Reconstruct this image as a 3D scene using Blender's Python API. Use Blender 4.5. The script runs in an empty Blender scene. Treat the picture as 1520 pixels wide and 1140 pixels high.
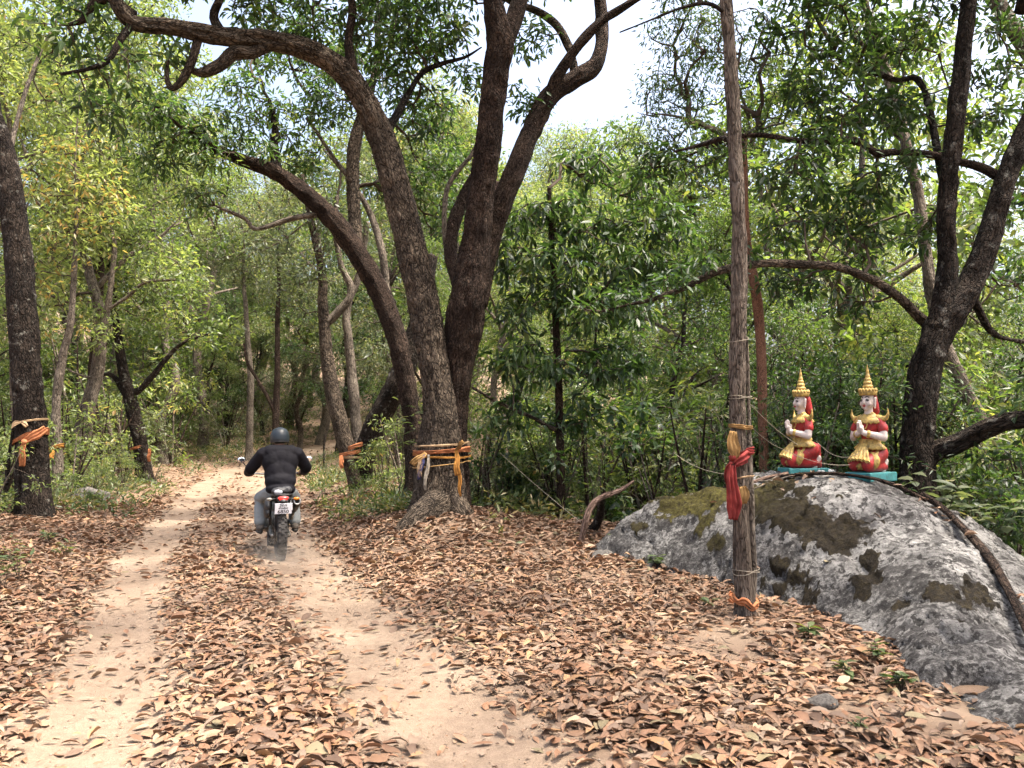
import bpy, bmesh, math, random
import numpy as np
from mathutils import Vector, Matrix

random.seed(7)
RNG = np.random.default_rng(11)
sc = bpy.context.scene
COL = sc.collection
R = math.radians

# ------------------------------------------------------------------ camera
CAM_H, PITCH = 1.6, R(3.51)
cam_data = bpy.data.cameras.new('camera')
cam_data.sensor_width = 36.0
cam_data.lens = 27.0
cam_data.clip_start = 0.05
cam_data.clip_end = 3000.0
cam = bpy.data.objects.new('camera', cam_data)
COL.objects.link(cam)
cam.location = (0, 0, CAM_H)
cam.rotation_euler = (math.pi / 2 + PITCH, 0, 0)
sc.camera = cam

# ------------------------------------------------------------------ sky, sun, exposure
SUN_DIR = Vector((0.34, -0.10, 0.93)).normalized()      # towards the sun: high, a little to the right
sun_el = math.asin(SUN_DIR.z)
sun_az = math.atan2(SUN_DIR.x, SUN_DIR.y)
world = bpy.data.worlds.new('World')
sc.world = world
world.use_nodes = True
wn = world.node_tree
bg = wn.nodes['Background']
sky = wn.nodes.new('ShaderNodeTexSky')
sky.sky_type = 'NISHITA'
sky.sun_disc = False
sky.sun_elevation = sun_el
sky.sun_rotation = sun_az
sky.air_density = 1.0
sky.dust_density = 10.0
sky.ozone_density = 1.0
wn.links.new(sky.outputs[0], bg.inputs[0])
bg.inputs[1].default_value = 0.15
sun_data = bpy.data.lights.new('sun', 'SUN')
sun_data.energy = 2.25
sun_data.angle = R(2.2)
sun_data.color = (1.0, 0.93, 0.82)
sun = bpy.data.objects.new('sun', sun_data)
COL.objects.link(sun)
sun.rotation_euler = SUN_DIR.to_track_quat('Z', 'Y').to_euler()
sun.location = SUN_DIR * 60
sc.view_settings.view_transform = 'Standard'
sc.view_settings.look = 'None'
sc.view_settings.gamma = 1.0
sc.view_settings.use_curve_mapping = False
sc.view_settings.exposure = 2.05
cy = sc.cycles
cy.max_bounces = 8
cy.diffuse_bounces = 5
cy.glossy_bounces = 2
cy.transmission_bounces = 4
cy.transparent_max_bounces = 4
cy.volume_bounces = 0
cy.caustics_reflective = False
cy.caustics_refractive = False
cy.sample_clamp_indirect = 8.0
cy.use_adaptive_sampling = True
cy.adaptive_threshold = 0.02
cy.use_denoising = True
cy.denoising_input_passes = 'RGB_ALBEDO_NORMAL'
cy.volume_step_rate = 2.0
cy.volume_max_steps = 64


# ------------------------------------------------------------------ helpers
def at(px, py, Y):
    """point on the sight line of photograph pixel (px, py) at world depth Y"""
    u, v = (px - 760) / 1140.0, (570 - py) / 1140.0
    y = -math.sin(PITCH) * v + math.cos(PITCH)
    z = math.cos(PITCH) * v + math.sin(PITCH)
    t = Y / y
    return Vector((u * t, Y, CAM_H + z * t))


def hash3(ix, iy, iz, seed):
    h = (ix.astype(np.uint32) * np.uint32(374761393) + iy.astype(np.uint32) * np.uint32(668265263)
         + iz.astype(np.uint32) * np.uint32(2147483647 - 58) + np.uint32(seed * 974711 + 13))
    h = (h ^ (h >> np.uint32(13))) * np.uint32(1274126177)
    h = (h ^ (h >> np.uint32(16))) * np.uint32(2246822519)
    h = h ^ (h >> np.uint32(15))
    return h.astype(np.float64) / 4294967295.0


def noise3(p, seed=0):
    """value noise, -1..1, for an (N,3) array"""
    p = np.asarray(p, float)
    f = np.floor(p)
    i = f.astype(np.int64)
    t = p - f
    t = t * t * t * (t * (t * 6 - 15) + 10)
    out = 0
    for dx in (0, 1):
        wx = t[:, 0] if dx else 1 - t[:, 0]
        for dy in (0, 1):
            wy = t[:, 1] if dy else 1 - t[:, 1]
            for dz in (0, 1):
                wz = t[:, 2] if dz else 1 - t[:, 2]
                out = out + wx * wy * wz * hash3(i[:, 0] + dx, i[:, 1] + dy, i[:, 2] + dz, seed)
    return out * 2 - 1


def fbm(p, octaves=4, seed=0, gain=0.5):
    p = np.asarray(p, float)
    a, s, o = 1.0, 0.0, 0.0
    for k in range(octaves):
        o = o + a * noise3(p * (2.03 ** k) + 17.3 * k, seed + k)
        s += a
        a *= gain
    return o / s


def sstep(a, b, x):
    t = np.clip((np.asarray(x, float) - a) / (b - a), 0, 1)
    return t * t * (3 - 2 * t)


def mesh_np(name, verts, faces, smooth=True):
    """faces: list of integer arrays, each (n,3) or (n,4)"""
    me = bpy.data.meshes.new(name)
    verts = np.asarray(verts, np.float32)
    me.vertices.add(len(verts))
    me.vertices.foreach_set('co', verts.ravel())
    loops, starts, pos = [], [], 0
    for f in faces:
        f = np.asarray(f, np.int32)
        if len(f) == 0:
            continue
        k = f.shape[1]
        loops.append(f.ravel())
        starts.append(pos + np.arange(len(f), dtype=np.int32) * k)
        pos += f.size
    loops = np.concatenate(loops)
    starts = np.concatenate(starts)
    me.loops.add(len(loops))
    me.loops.foreach_set('vertex_index', loops)
    me.polygons.add(len(starts))
    me.polygons.foreach_set('loop_start', starts)
    me.update(calc_edges=True)
    me.validate()
    if smooth:
        me.polygons.foreach_set('use_smooth', np.ones(len(me.polygons), bool))
    return me


def attr(me, name, data, kind='FLOAT'):
    a = me.attributes.new(name, kind, 'POINT')
    data = np.asarray(data, np.float32)
    a.data.foreach_set({'FLOAT': 'value', 'FLOAT_VECTOR': 'vector', 'FLOAT_COLOR': 'color'}[kind], data.ravel())


def link(name, me, mat=None, parent=None, kind=None):
    o = bpy.data.objects.new(name, me)
    COL.objects.link(o)
    if mat is not None and len(me.materials) == 0:
        me.materials.append(mat)
    if parent is not None:
        o.parent = parent
    if kind:
        o['kind'] = kind
    return o


def tag(o, label, cat, group=None, kind=None):
    o['label'] = label
    o['category'] = cat
    if group:
        o['group'] = group
    if kind:
        o['kind'] = kind
    return o


def empty(name, loc, rz=0.0, scale=1.0):
    o = bpy.data.objects.new(name, None)
    COL.objects.link(o)
    o.location = loc
    o.rotation_euler = (0, 0, rz)
    o.scale = (scale,) * 3
    o.empty_display_size = 0.1
    return o


def copy_tree(o, parent=None):
    c = o.copy()
    COL.objects.link(c)
    c.parent = parent
    for ch in [x for x in ALLCHILD.get(o.name, [])]:
        copy_tree(ch, c)
    return c


ALLCHILD = {}


def remember(root):
    ALLCHILD[root.name] = [o for o in COL.objects if o.parent == root]
    for ch in ALLCHILD[root.name]:
        kids = [o for o in COL.objects if o.parent == ch]
        if kids:
            ALLCHILD[ch.name] = kids


# ------------------------------------------------------------------ materials
class NT:
    def __init__(self, name):
        self.m = bpy.data.materials.new(name)
        self.m.use_nodes = True
        self.t = self.m.node_tree
        self.bsdf = self.t.nodes['Principled BSDF']
        self.out = self.t.nodes['Material Output']

    def n(self, kind, **kw):
        x = self.t.nodes.new('ShaderNode' + kind)
        for k, v in kw.items():
            if k in x.inputs:
                x.inputs[k].default_value = v
            else:
                setattr(x, k, v)
        return x

    def l(self, a, b):
        self.t.links.new(a, b)

    def ramp(self, fac, stops, interp='LINEAR'):
        r = self.n('ValToRGB')
        r.color_ramp.interpolation = interp
        el = r.color_ramp.elements
        while len(el) < len(stops):
            el.new(0.5)
        for e, (p, c) in zip(el, stops):
            e.position = p
            e.color = (c[0], c[1], c[2], 1) if not isinstance(c, (int, float)) else (c, c, c, 1)
        self.l(fac, r.inputs[0])
        return r.outputs[0]

    def mix(self, fac, a, b, mode='MIX'):
        m = self.n('Mix', data_type='RGBA', blend_type=mode)
        for v, i in ((fac, 0), (a, 6), (b, 7)):
            if isinstance(v, (int, float)):
                m.inputs[i].default_value = v
            elif isinstance(v, tuple):
                m.inputs[i].default_value = (v[0], v[1], v[2], 1)
            else:
                self.l(v, m.inputs[i])
        return m.outputs[2]

    def math(self, op, a, b=0.0):
        m = self.n('Math', operation=op)
        for v, i in ((a, 0), (b, 1)):
            if isinstance(v, (int, float)):
                m.inputs[i].default_value = v
            else:
                self.l(v, m.inputs[i])
        return m.outputs[0]

    def noise(self, vec, scale, detail=4.0, rough=0.55):
        x = self.n('TexNoise', Scale=scale, Detail=detail, Roughness=rough)
        if vec is not None:
            self.l(vec, x.inputs['Vector'])
        return x.outputs['Fac']

    def bump(self, h, strength, dist, prev=None):
        b = self.n('Bump', Strength=strength, Distance=dist)
        self.l(h, b.inputs['Height'])
        if prev is not None:
            self.l(prev, b.inputs['Normal'])
        return b.outputs[0]


def plain(name, col, rough=0.6, metal=0.0, spec=0.4, var=0.12, scale=12.0, bump=0.15, bdist=0.004, grime=0.0):
    """painted / cloth / plastic surface with a little wear"""
    t = NT(name)
    tc = t.n('TexCoord').outputs['Object']
    n1 = t.noise(tc, scale, 5)
    c = tuple(col)
    dk = tuple(x * (1 - 2.2 * var) for x in c)
    lt = tuple(min(1, x * (1 + 1.2 * var)) for x in c)
    cc = t.ramp(n1, [(0.3, dk), (0.55, c), (0.8, lt)])
    if grime:
        g = t.ramp(t.noise(tc, scale * 1.7, 7, 0.75), [(0.5, 0.0), (0.62, grime)])
        cc = t.mix(g, cc, tuple(0.25 * x + 0.03 for x in c))
        ch_ = t.ramp(t.noise(tc, scale * 4.5, 4, 0.7), [(0.64, 0.0), (0.67, grime)])
        cc = t.mix(ch_, cc, (0.30, 0.27, 0.24))
    t.l(cc, t.bsdf.inputs['Base Color'])
    t.bsdf.inputs['Roughness'].default_value = rough
    t.bsdf.inputs['Metallic'].default_value = metal
    t.bsdf.inputs['Specular IOR Level'].default_value = spec
    if bump:
        t.l(t.bump(t.noise(tc, scale * 4, 3), bump, bdist), t.bsdf.inputs['Normal'])
    return t.m


def bark(name, dark, mid, light, stretch=0.30, scale=16.0, strength=0.9, lichen=None, patch=0.5):
    t = NT(name)
    v = t.n('Attribute', attribute_name='bk').outputs['Vector']
    mp = t.n('Mapping')
    mp.inputs['Scale'].default_value = (1, 1, stretch)
    t.l(v, mp.inputs['Vector'])
    nz = t.n('TexNoise', Scale=scale * 0.5, Detail=3.0)
    t.l(mp.outputs[0], nz.inputs['Vector'])
    vm = t.n('VectorMath', operation='MULTIPLY_ADD')
    t.l(nz.outputs['Color'], vm.inputs[0])
    vm.inputs[1].default_value = (0.17,) * 3
    t.l(mp.outputs[0], vm.inputs[2])
    vo = t.n('TexVoronoi', Scale=scale, feature='DISTANCE_TO_EDGE')
    t.l(vm.outputs[0], vo.inputs['Vector'])
    fiss = t.ramp(vo.outputs['Distance'], [(0.0, 0.0), (0.14, 0.85), (0.4, 1.0)])
    fine = t.noise(mp.outputs[0], scale * 3.2, 6, 0.7)
    big = t.noise(v, 2.6, 4, 0.6)
    h = t.math('ADD', t.math('MULTIPLY', fiss, t.ramp(t.noise(v, 5.0, 3), [(0.3, 0.35), (0.65, 1.0)])), t.math('ADD', t.math('MULTIPLY', fine, 0.8), t.math('MULTIPLY', t.noise(v, 13.0, 4), 0.6)))
    tone = t.math('ADD', t.math('MULTIPLY', fine, 0.75), t.math('MULTIPLY', big, 0.55))
    c = t.ramp(tone, [(0.42, dark), (0.62, mid), (0.86, light)])
    fm = t.math('MULTIPLY', t.math('SUBTRACT', 1.0, fiss), t.ramp(t.noise(v, 9.0, 3), [(0.3, 0.45), (0.6, 1.0)]))
    c = t.mix(fm, c, tuple(x * 0.32 for x in dark))
    if lichen:
        ln = t.noise(v, 7.0, 5, 0.65)
        lm = t.ramp(ln, [(patch, 0.0), (patch + 0.07, 1.0)])
        c = t.mix(t.math('MULTIPLY', lm, 0.65), c, lichen)
    t.l(c, t.bsdf.inputs['Base Color'])
    t.bsdf.inputs['Roughness'].default_value = 0.92
    t.bsdf.inputs['Specular IOR Level'].default_value = 0.15
    t.l(t.bump(h, strength, 0.07), t.bsdf.inputs['Normal'])
    return t.m


def leafmat(name, stops, trans=0.42, tcol=(1.7, 1.9, 0.7), rough=0.42, spec=0.45, vary=0.3):
    t = NT(name)
    a = t.n('Attribute', attribute_name='tint').outputs['Fac']
    oi = t.n('ObjectInfo').outputs['Random']
    f = t.math('ADD', a, t.math('MULTIPLY', t.math('SUBTRACT', oi, 0.5), vary))
    c = t.ramp(f, stops)
    t.l(c, t.bsdf.inputs['Base Color'])
    t.bsdf.inputs['Roughness'].default_value = rough
    t.bsdf.inputs['Specular IOR Level'].default_value = spec
    tr = t.n('BsdfTranslucent')
    t.l(t.mix(1.0, c, tcol, 'MULTIPLY'), tr.inputs['Color'])
    mx = t.n('MixShader')
    mx.inputs[0].default_value = trans
    t.l(t.bsdf.outputs[0], mx.inputs[1])
    t.l(tr.outputs[0], mx.inputs[2])
    t.l(mx.outputs[0], t.out.inputs['Surface'])
    return t.m


BARK_GREY = bark('bark_grey_brown', (0.03, 0.024, 0.019), (0.10, 0.077, 0.058), (0.29, 0.225, 0.165), scale=21, stretch=0.38, strength=1.0)
BARK_DARK = bark('bark_dark', (0.011, 0.009, 0.0075), (0.034, 0.025, 0.020), (0.10, 0.076, 0.058), scale=22, stretch=0.34, strength=1.0,
                 lichen=(0.24, 0.23, 0.20), patch=0.58)
BARK_RED = bark('bark_red_brown', (0.018, 0.012, 0.0095), (0.056, 0.037, 0.028), (0.155, 0.106, 0.078), scale=26, stretch=0.36, strength=1.0)
BARK_THIN = bark('bark_slender', (0.07, 0.055, 0.045), (0.17, 0.133, 0.105), (0.32, 0.265, 0.215), scale=30, strength=0.8, stretch=0.16)
BARK_PALE = bark('bark_pale', (0.06, 0.05, 0.042), (0.16, 0.132, 0.104), (0.33, 0.28, 0.225), scale=24, strength=0.5)
BARK_ORANGE = bark('bark_orange', (0.11, 0.055, 0.035), (0.22, 0.11, 0.07), (0.30, 0.17, 0.115), scale=40, strength=0.35)
BARK_TWIG = plain('bark_twig', (0.075, 0.058, 0.045), 0.9, spec=0.1, bump=0)
DEADWOOD = bark('dead_wood', (0.10, 0.06, 0.045), (0.23, 0.15, 0.115), (0.40, 0.28, 0.22), scale=26, stretch=0.1, strength=0.7)

LEAF_DARK = leafmat('leaf_dark_green', [(0.0, (0.018, 0.034, 0.016)), (0.45, (0.036, 0.068, 0.026)), (0.8, (0.07, 0.12, 0.042)), (1.0, (0.14, 0.16, 0.065))], 0.42, tcol=(1.7, 1.85, 0.75))
LEAF_MID = leafmat('leaf_mid_green', [(0.0, (0.036, 0.056, 0.024)), (0.45, (0.074, 0.108, 0.04)), (0.8, (0.13, 0.168, 0.06)), (1.0, (0.22, 0.21, 0.085))], 0.48)
LEAF_YEL = leafmat('leaf_yellow_green', [(0.0, (0.065, 0.09, 0.042)), (0.4, (0.13, 0.165, 0.07)), (0.8, (0.215, 0.24, 0.105)), (0.97, (0.26, 0.25, 0.11)), (1.0, (0.30, 0.20, 0.09))], 0.5, tcol=(1.6, 1.75, 0.8))  # mid, yellow and grey greens lightened to stand in for bright hazy air
LEAF_GREY = leafmat('leaf_grey_green', [(0.0, (0.042, 0.058, 0.032)), (0.45, (0.085, 0.108, 0.058)), (0.8, (0.15, 0.165, 0.088)), (1.0, (0.24, 0.215, 0.12))], 0.4, tcol=(1.5, 1.6, 0.8))

# ------------------------------------------------------------------ terrain
_ky = np.array([-40, -6, 0, 3.65, 6.3, 9.9, 16.6, 24, 30, 36, 42, 50, 62, 400.0])
_kx = np.array([14, 3.0, 0.55, -1.03, -2.15, -3.78, -6.0, -8.5, -9.9, -9.6, -7.6, -3.0, 6.0, 120.0])
_ty = np.arange(-40, 400, 0.1)
_tx = np.interp(_ty, _ky, _kx)
_k = np.exp(-0.5 * (np.arange(-40, 41) / 14.0) ** 2)
_tx = np.convolve(np.pad(_tx, 40, mode='edge'), _k / _k.sum(), mode='valid')
_ts = np.gradient(_tx, 0.1)


def road_s(x, y):
    """signed distance across the track, plus to its right"""
    c = np.interp(y, _ty, _tx)
    m = np.interp(y, _ty, _ts)
    return (x - c) / np.sqrt(1 + m * m)


def softplus(x, k):
    return np.where(x / k > 30, x, k * np.log1p(np.exp(np.clip(x / k, -30, 30))))


def height(x, y, fine=True):
    x = np.asarray(x, float)
    y = np.asarray(y, float)
    s = road_s(x, y)
    on = np.exp(-(np.abs(s) / 1.5) ** 4)
    z = -0.05 * np.exp(-((np.abs(s) - 0.88) / 0.32) ** 2) + 0.03 * np.exp(-(s / 0.4) ** 2)
    z = z + 0.22 * sstep(1.3, 3.0, s) * sstep(7.5, 11, y) + 0.06 * sstep(1.2, 2.2, s)
    z = z + 0.20 * sstep(-1.4, -3.2, s)
    z = z + 0.38 * np.exp(-((x + 6.5) ** 2 + (y - 8.5) ** 2) / 0.7)
    z = z + 0.22 * np.exp(-((x + 1.0) ** 2 / 1.2 + (y - 11.4) ** 2 / 0.8))
    q = x * 0.55 + (y - 12.0) * 0.85
    d = np.minimum(q, s - 4.4)
    z = z - np.minimum(0.5 * softplus(d - 0.5, 0.25), 7.0 + 0 * d)
    fx = 1 - sstep(2, 14, s)
    z = z + 0.030 * np.maximum(0, y - 27) ** 1.32 * fx
    lf = np.maximum(0, -s - 4)
    z = z + 0.05 * lf ** 1.15 * sstep(8, 20, y) * (lf < 400)
    z = np.clip(z, -9, 26)
    if fine:
        p = np.stack([x, y, np.zeros_like(x)], -1).reshape(-1, 3)
        n = (fbm(p * 0.45, 3, 3) * 0.07).reshape(x.shape) * (1 - 0.7 * on)
        n = n + (fbm(p * 2.4, 3, 5) * 0.022).reshape(x.shape)
        z = z + n
    return z


def hz(x, y):
    return float(height(np.array([x]), np.array([y]))[0])


def axis(lo, hi, step, far_lo, far_hi, grow=1.16):
    a = list(np.arange(lo, hi + 1e-6, step))
    s, p = step, hi
    while p < far_hi:
        s *= grow
        p += s
        a.append(p)
    s, p = step, lo
    while p > far_lo:
        s *= grow
        p -= s
        a.insert(0, p)
    return np.array(a)


gx = axis(-7.5, 4.5, 0.085, -420, 420, 1.10)
gy = axis(1.6, 13.5, 0.085, -30, 520, 1.085)
GX, GY = np.meshgrid(gx, gy)
GZ = height(GX, GY)
S = road_s(GX, GY)
nv = GX.size
idx = np.arange(nv).reshape(GX.shape)
quads = np.stack([idx[:-1, :-1], idx[:-1, 1:], idx[1:, 1:], idx[1:, :-1]], -1).reshape(-1, 4)
V = np.stack([GX, GY, GZ], -1).reshape(-1, 3)
edge_n = (fbm(V * np.array([0.9, 0.9, 0]), 3, 21) * 0.3)
sv = np.abs(S.ravel()) + edge_n * 0.55
rut = np.exp(-((np.abs(S.ravel() + edge_n * 0.25) - 0.88) / np.where(S.ravel() > 0, 0.60, 0.49)) ** 4)
mid = np.exp(-(S.ravel() / 0.5) ** 2)
bare = np.exp(-(((V[:, 0] - 1.75) / 0.45) ** 2 + ((V[:, 1] - 6.0) / 0.65) ** 2)) + np.exp(-(((V[:, 0] - 2.35) / 0.5) ** 2 + ((V[:, 1] - 4.45) / 0.3) ** 2))
ycut = V[:, 1] < 47
on_track = (np.abs(S.ravel()) < 1.4) & ycut
fq = on_track[quads].all(1)


def submesh(name, sel):
    q = quads[sel]
    u, inv = np.unique(q, return_inverse=True)
    me = mesh_np(name, V[u], [inv.reshape(-1, 4)])
    attr(me, 'track', np.clip(rut[u] + 0.35 * mid[u] * (np.abs(S.ravel()[u]) < 0.8), 0, 1) * (V[u, 1] < 60))
    attr(me, 'bare', np.clip(bare[u], 0, 1))
    return me


def ground_material():
    t = NT('earth')
    tc = t.n('TexCoord').outputs['Object']
    tr = t.n('Attribute', attribute_name='track').outputs['Fac']
    br = t.n('Attribute', attribute_name='bare').outputs['Fac']
    n1 = t.noise(tc, 0.9, 6, 0.6)
    n2 = t.noise(tc, 14, 6, 0.7)
    n3 = t.noise(tc, 90, 4, 0.7)
    mixn = t.math('ADD', t.math('MULTIPLY', n1, 0.45), t.math('ADD', t.math('MULTIPLY', n2, 0.35), t.math('MULTIPLY', n3, 0.3)))
    sand = t.ramp(mixn, [(0.36, (0.125, 0.09, 0.066)), (0.54, (0.20, 0.15, 0.11)), (0.72, (0.295, 0.228, 0.17))])
    soil = t.ramp(mixn, [(0.36, (0.10, 0.068, 0.048)), (0.55, (0.17, 0.118, 0.083)), (0.75, (0.25, 0.18, 0.128))])
    f = t.math('ADD', tr, t.math('MULTIPLY', t.math('SUBTRACT', n2, 0.5), 0.7))
    f = t.ramp(f, [(0.2, 0.0), (0.7, 1.0)])
    c = t.mix(f, soil, sand)
    c = t.mix(t.math('MULTIPLY', br, 0.75), c, (0.20, 0.15, 0.11))
    vo = t.n('TexVoronoi', Scale=55.0)
    t.l(tc, vo.inputs['Vector'])
    peb = t.ramp(vo.outputs['Distance'], [(0.10, 1.0), (0.22, 0.0)])
    sel = t.ramp(t.noise(tc, 30, 2), [(0.56, 0.0), (0.62, 1.0)])
    pm = t.math('MULTIPLY', peb, sel)
    c = t.mix(t.math('MULTIPLY', pm, 0.5), c, (0.36, 0.30, 0.24))
    t.l(c, t.bsdf.inputs['Base Color'])
    t.bsdf.inputs['Roughness'].default_value = 0.95
    t.bsdf.inputs['Specular IOR Level'].default_value = 0.1
    b = t.bump(n2, 0.5, 0.03)
    b = t.bump(t.math('ADD', n3, pm), 0.7, 0.012, b)
    t.l(b, t.bsdf.inputs['Normal'])
    return t.m


EARTH = ground_material()
ground = link('ground', submesh('ground', ~fq), EARTH, kind='structure')
ground['label'] = 'brown forest soil under a carpet of dry leaves'
track = link('dirt_track', submesh('dirt_track', fq), EARTH, kind='structure')
track['label'] = 'pale sandy dirt track with two worn wheel ruts'


# ------------------------------------------------------------------ boulder height field
def rbf_fit(P, z, smooth=0.02):
    d = np.linalg.norm(P[:, None] - P[None], axis=-1)
    K = np.where(d > 0, d * d * np.log(d + 1e-12), 0) + smooth * np.eye(len(P))
    A = np.zeros((len(P) + 3,) * 2)
    A[:-3, :-3] = K
    A[:-3, -3:] = np.c_[np.ones(len(P)), P]
    A[-3:, :-3] = A[:-3, -3:].T
    return np.linalg.solve(A, np.r_[z, 0, 0, 0])


rock_px = [(860, 834, 9.6), (905, 795, 9.45), (945, 764, 9.3), (1000, 745, 9.15), (1100, 716, 8.9), (1200, 704, 8.7), (1290, 713, 8.45),
           (1380, 745, 7.9), (1440, 800, 7.1), (1500, 890, 6.0), (1570, 990, 5.3),
           (930, 800, 9.0), (960, 835, 8.75), (1050, 845, 8.1), (1090, 872, 7.65), (1180, 905, 6.95), (1270, 935, 6.25), (1335, 1005, 5.15), (1420, 1045, 4.65), (1520, 1090, 4.1),
           (1000, 790, 8.75), (1060, 790, 8.3), (1150, 790, 7.75), (1160, 850, 7.3), (1280, 790, 7.2), (1275, 870, 6.6), (1380, 830, 6.35), (1370, 900, 5.85), (1360, 960, 5.4), (1440, 960, 5.05), (1470, 1020, 4.65), (1540, 1040, 4.5)]
rp = np.array([list(at(*p)) for p in rock_px])
rp = np.vstack([rp, [(1.6, 10.9, -0.5), (3.4, 10.5, -0.6), (5.3, 9.6, -0.7), (6.2, 7.6, -0.8), (5.6, 5.8, -0.7), (4.6, 4.2, -0.6), (0.6, 10.1, -0.45), (3.4, 9.4, 0.85), (4.6, 8.5, 0.65),
                     (1.8, 7.6, -0.35), (2.4, 5.4, -0.4), (2.6, 4.0, -0.4), (0.75, 9.1, -0.35)]])
_rw = rbf_fit(rp[:, :2], rp[:, 2])


def rock_base(x, y):
    P = np.stack([np.ravel(x), np.ravel(y)], -1)
    d = np.linalg.norm(P[:, None] - rp[None, :, :2], axis=-1)
    K = np.where(d > 0, d * d * np.log(d + 1e-12), 0)
    return (K @ _rw[:-3] + _rw[-3] + P @ _rw[-2:]).reshape(np.shape(x))


def rock_z(x, y):
    return float(rock_base(np.array([x]), np.array([y]))[0])


rxs = np.arange(0.3, 6.3, 0.026)
rys = np.arange(3.7, 11.0, 0.026)
RX, RY = np.meshgrid(rxs, rys)
RZ = np.concatenate([rock_base(RX[i:i + 20], RY[i:i + 20]) for i in range(0, len(rys), 20)])
gxn, gyn = np.gradient(RZ, 0.026)[1], np.gradient(RZ, 0.026)[0]
N = np.stack([-gxn, -gyn, np.ones_like(RZ)], -1)
N /= np.linalg.norm(N, axis=-1, keepdims=True)
P0 = np.stack([RX, RY, RZ], -1)
pf = P0.reshape(-1, 3)
_cs, _sn = math.cos(PITCH), math.sin(PITCH)
_dp = pf[:, 1] * _cs + (pf[:, 2] - CAM_H) * _sn
_upx = 760 + 1140 * pf[:, 0] / _dp
_upy = 570 - 1140 * ((pf[:, 2] - CAM_H) * _cs - pf[:, 1] * _sn) / _dp


def surf(px_, py_):
    """boulder surface point seen at that photograph pixel"""
    d2 = (_upx - px_) ** 2 + (_upy - py_) ** 2
    near_ = d2 < d2.min() + 40
    k = np.where(near_)[0]
    return pf[k[np.argmin(_dp[k])]]


rid = 1 - np.abs(fbm(pf * 0.9 + 3.1, 3, 35)) * 2
disp = fbm(pf * 1.3, 4, 31) * 0.10 + (rid - 0.6) * 0.07 + fbm(pf * 6, 4, 33) * 0.045 + fbm(pf * 26, 3, 37) * 0.014
crk = np.abs(noise3(pf * np.array([1.1, 1.1, 1.1]) + fbm(pf * 3, 2, 44)[:, None] * 0.35, 41))
disp -= 0.06 * np.exp(-(crk / 0.018) ** 2)
# two scooped hollows on the low front face
for (px, py, rx_, rz_, dep) in [(1415, 940, 0.17, 0.08, 0.19), (1440, 1003, 0.20, 0.06, 0.17), (1282, 835, 0.05, 0.2, 0.06), (1335, 880, .04, .05, .04), (1150, 850, .25, .05, .05), (1380, 960, .03, .15, .04)]:
    c = surf(px, py)
    dd = pf - c
    e = (dd[:, 0] / rx_) ** 2 + (np.hypot(dd[:, 1] * 0.6, dd[:, 2]) / rz_) ** 2
    disp -= dep * np.exp(-e ** 1.5)
    if rx_ > .15:
        e = (dd[:, 0] / (rx_ * 1.15)) ** 2 + ((np.hypot(dd[:, 1] * 0.6, dd[:, 2]) * np.sign(dd[:, 2]) - rz_ * 1.25) / (rz_ * .5)) ** 2
        disp += .35 * dep * np.exp(-e)
moss_n = fbm(pf * 2.2, 5, 51) + 0.25 * fbm(pf * 9, 3, 53)
moss = np.zeros(len(pf))
for (px, py, rr, amp) in [(1000, 745, .30, 1.1), (1035, 735, .42, 1.15), (1075, 728, .40, 1.1), (1040, 775, .16, 1.), (1130, 728, .34, 1.), (1150, 745, .22, 1.), (1170, 760, .3, 1.2), (1195, 770, .3, 1.2), (1225, 785, .32, 1.2), (1250, 775, .2, 1.), (1200, 800, .2, .9), (1155, 835, .16, .8),
                          (1180, 850, .2, .8), (1282, 820, .12, 1.3), (1285, 850, .12, 1.3), (1280, 875, .08, 1.1), (1400, 870, .12, 1.4), (1430, 885, .1, 1.0), (1425, 922, .08, 1.1), (1398, 945, .07, 1.1), (1330, 885, .05, 1.6), (1450, 1000, .12, 1.0), (1190, 722, .1, 1.2), (1062, 800, .1, 1.1), (955, 775, .14, .8), (1110, 790, .1, .9), (1455, 870, .14, .9), (1240, 740, .12, .8)]:
    c = surf(px, py)
    moss = np.maximum(moss, amp * np.exp(-((np.linalg.norm(pf - c, axis=1) / rr) ** 2)))
moss = sstep(0.44, 0.56, moss * 0.95 + 0.75 * moss_n * (moss > .02) + 0.5 * fbm(pf * 16, 3, 57) * (moss > .02))
disp += moss * (0.018 + 0.02 * noise3(pf * 45, 61))
PR = (pf + N.reshape(-1, 3) * disp[:, None])
ri = np.arange(RX.size).reshape(RX.shape)
rq = np.stack([ri[:-1, :-1], ri[:-1, 1:], ri[1:, 1:], ri[1:, :-1]], -1).reshape(-1, 4)
gz_r = height(RX, RY).ravel()
above = (PR[:, 2] > np.minimum(gz_r, 0.2) - 0.22)
rq = rq[above[rq].any(1)]
u, inv = np.unique(rq, return_inverse=True)
rme = mesh_np('boulder', PR[u], [inv.reshape(-1, 4)])
attr(rme, 'moss', moss[u])
attr(rme, 'fresh', np.exp(-(np.linalg.norm(pf[u] - surf(1045, 732), axis=1) / .75) ** 2))
# dark water stains that run down the face
strk = fbm(np.c_[pf[:, 0] * 3.2 + pf[:, 1] * 1.5, pf[:, 2] * 0.9, pf[:, 1] * 0.7], 4, 91)
low = sstep(0.75, 0.25, pf[:, 2]) * sstep(4.2, 2.2, pf[:, 0])
stain = sstep(0.0, 0.35, strk + 0.6 * low - 0.08)
attr(rme, 'stain', stain[u])


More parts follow.
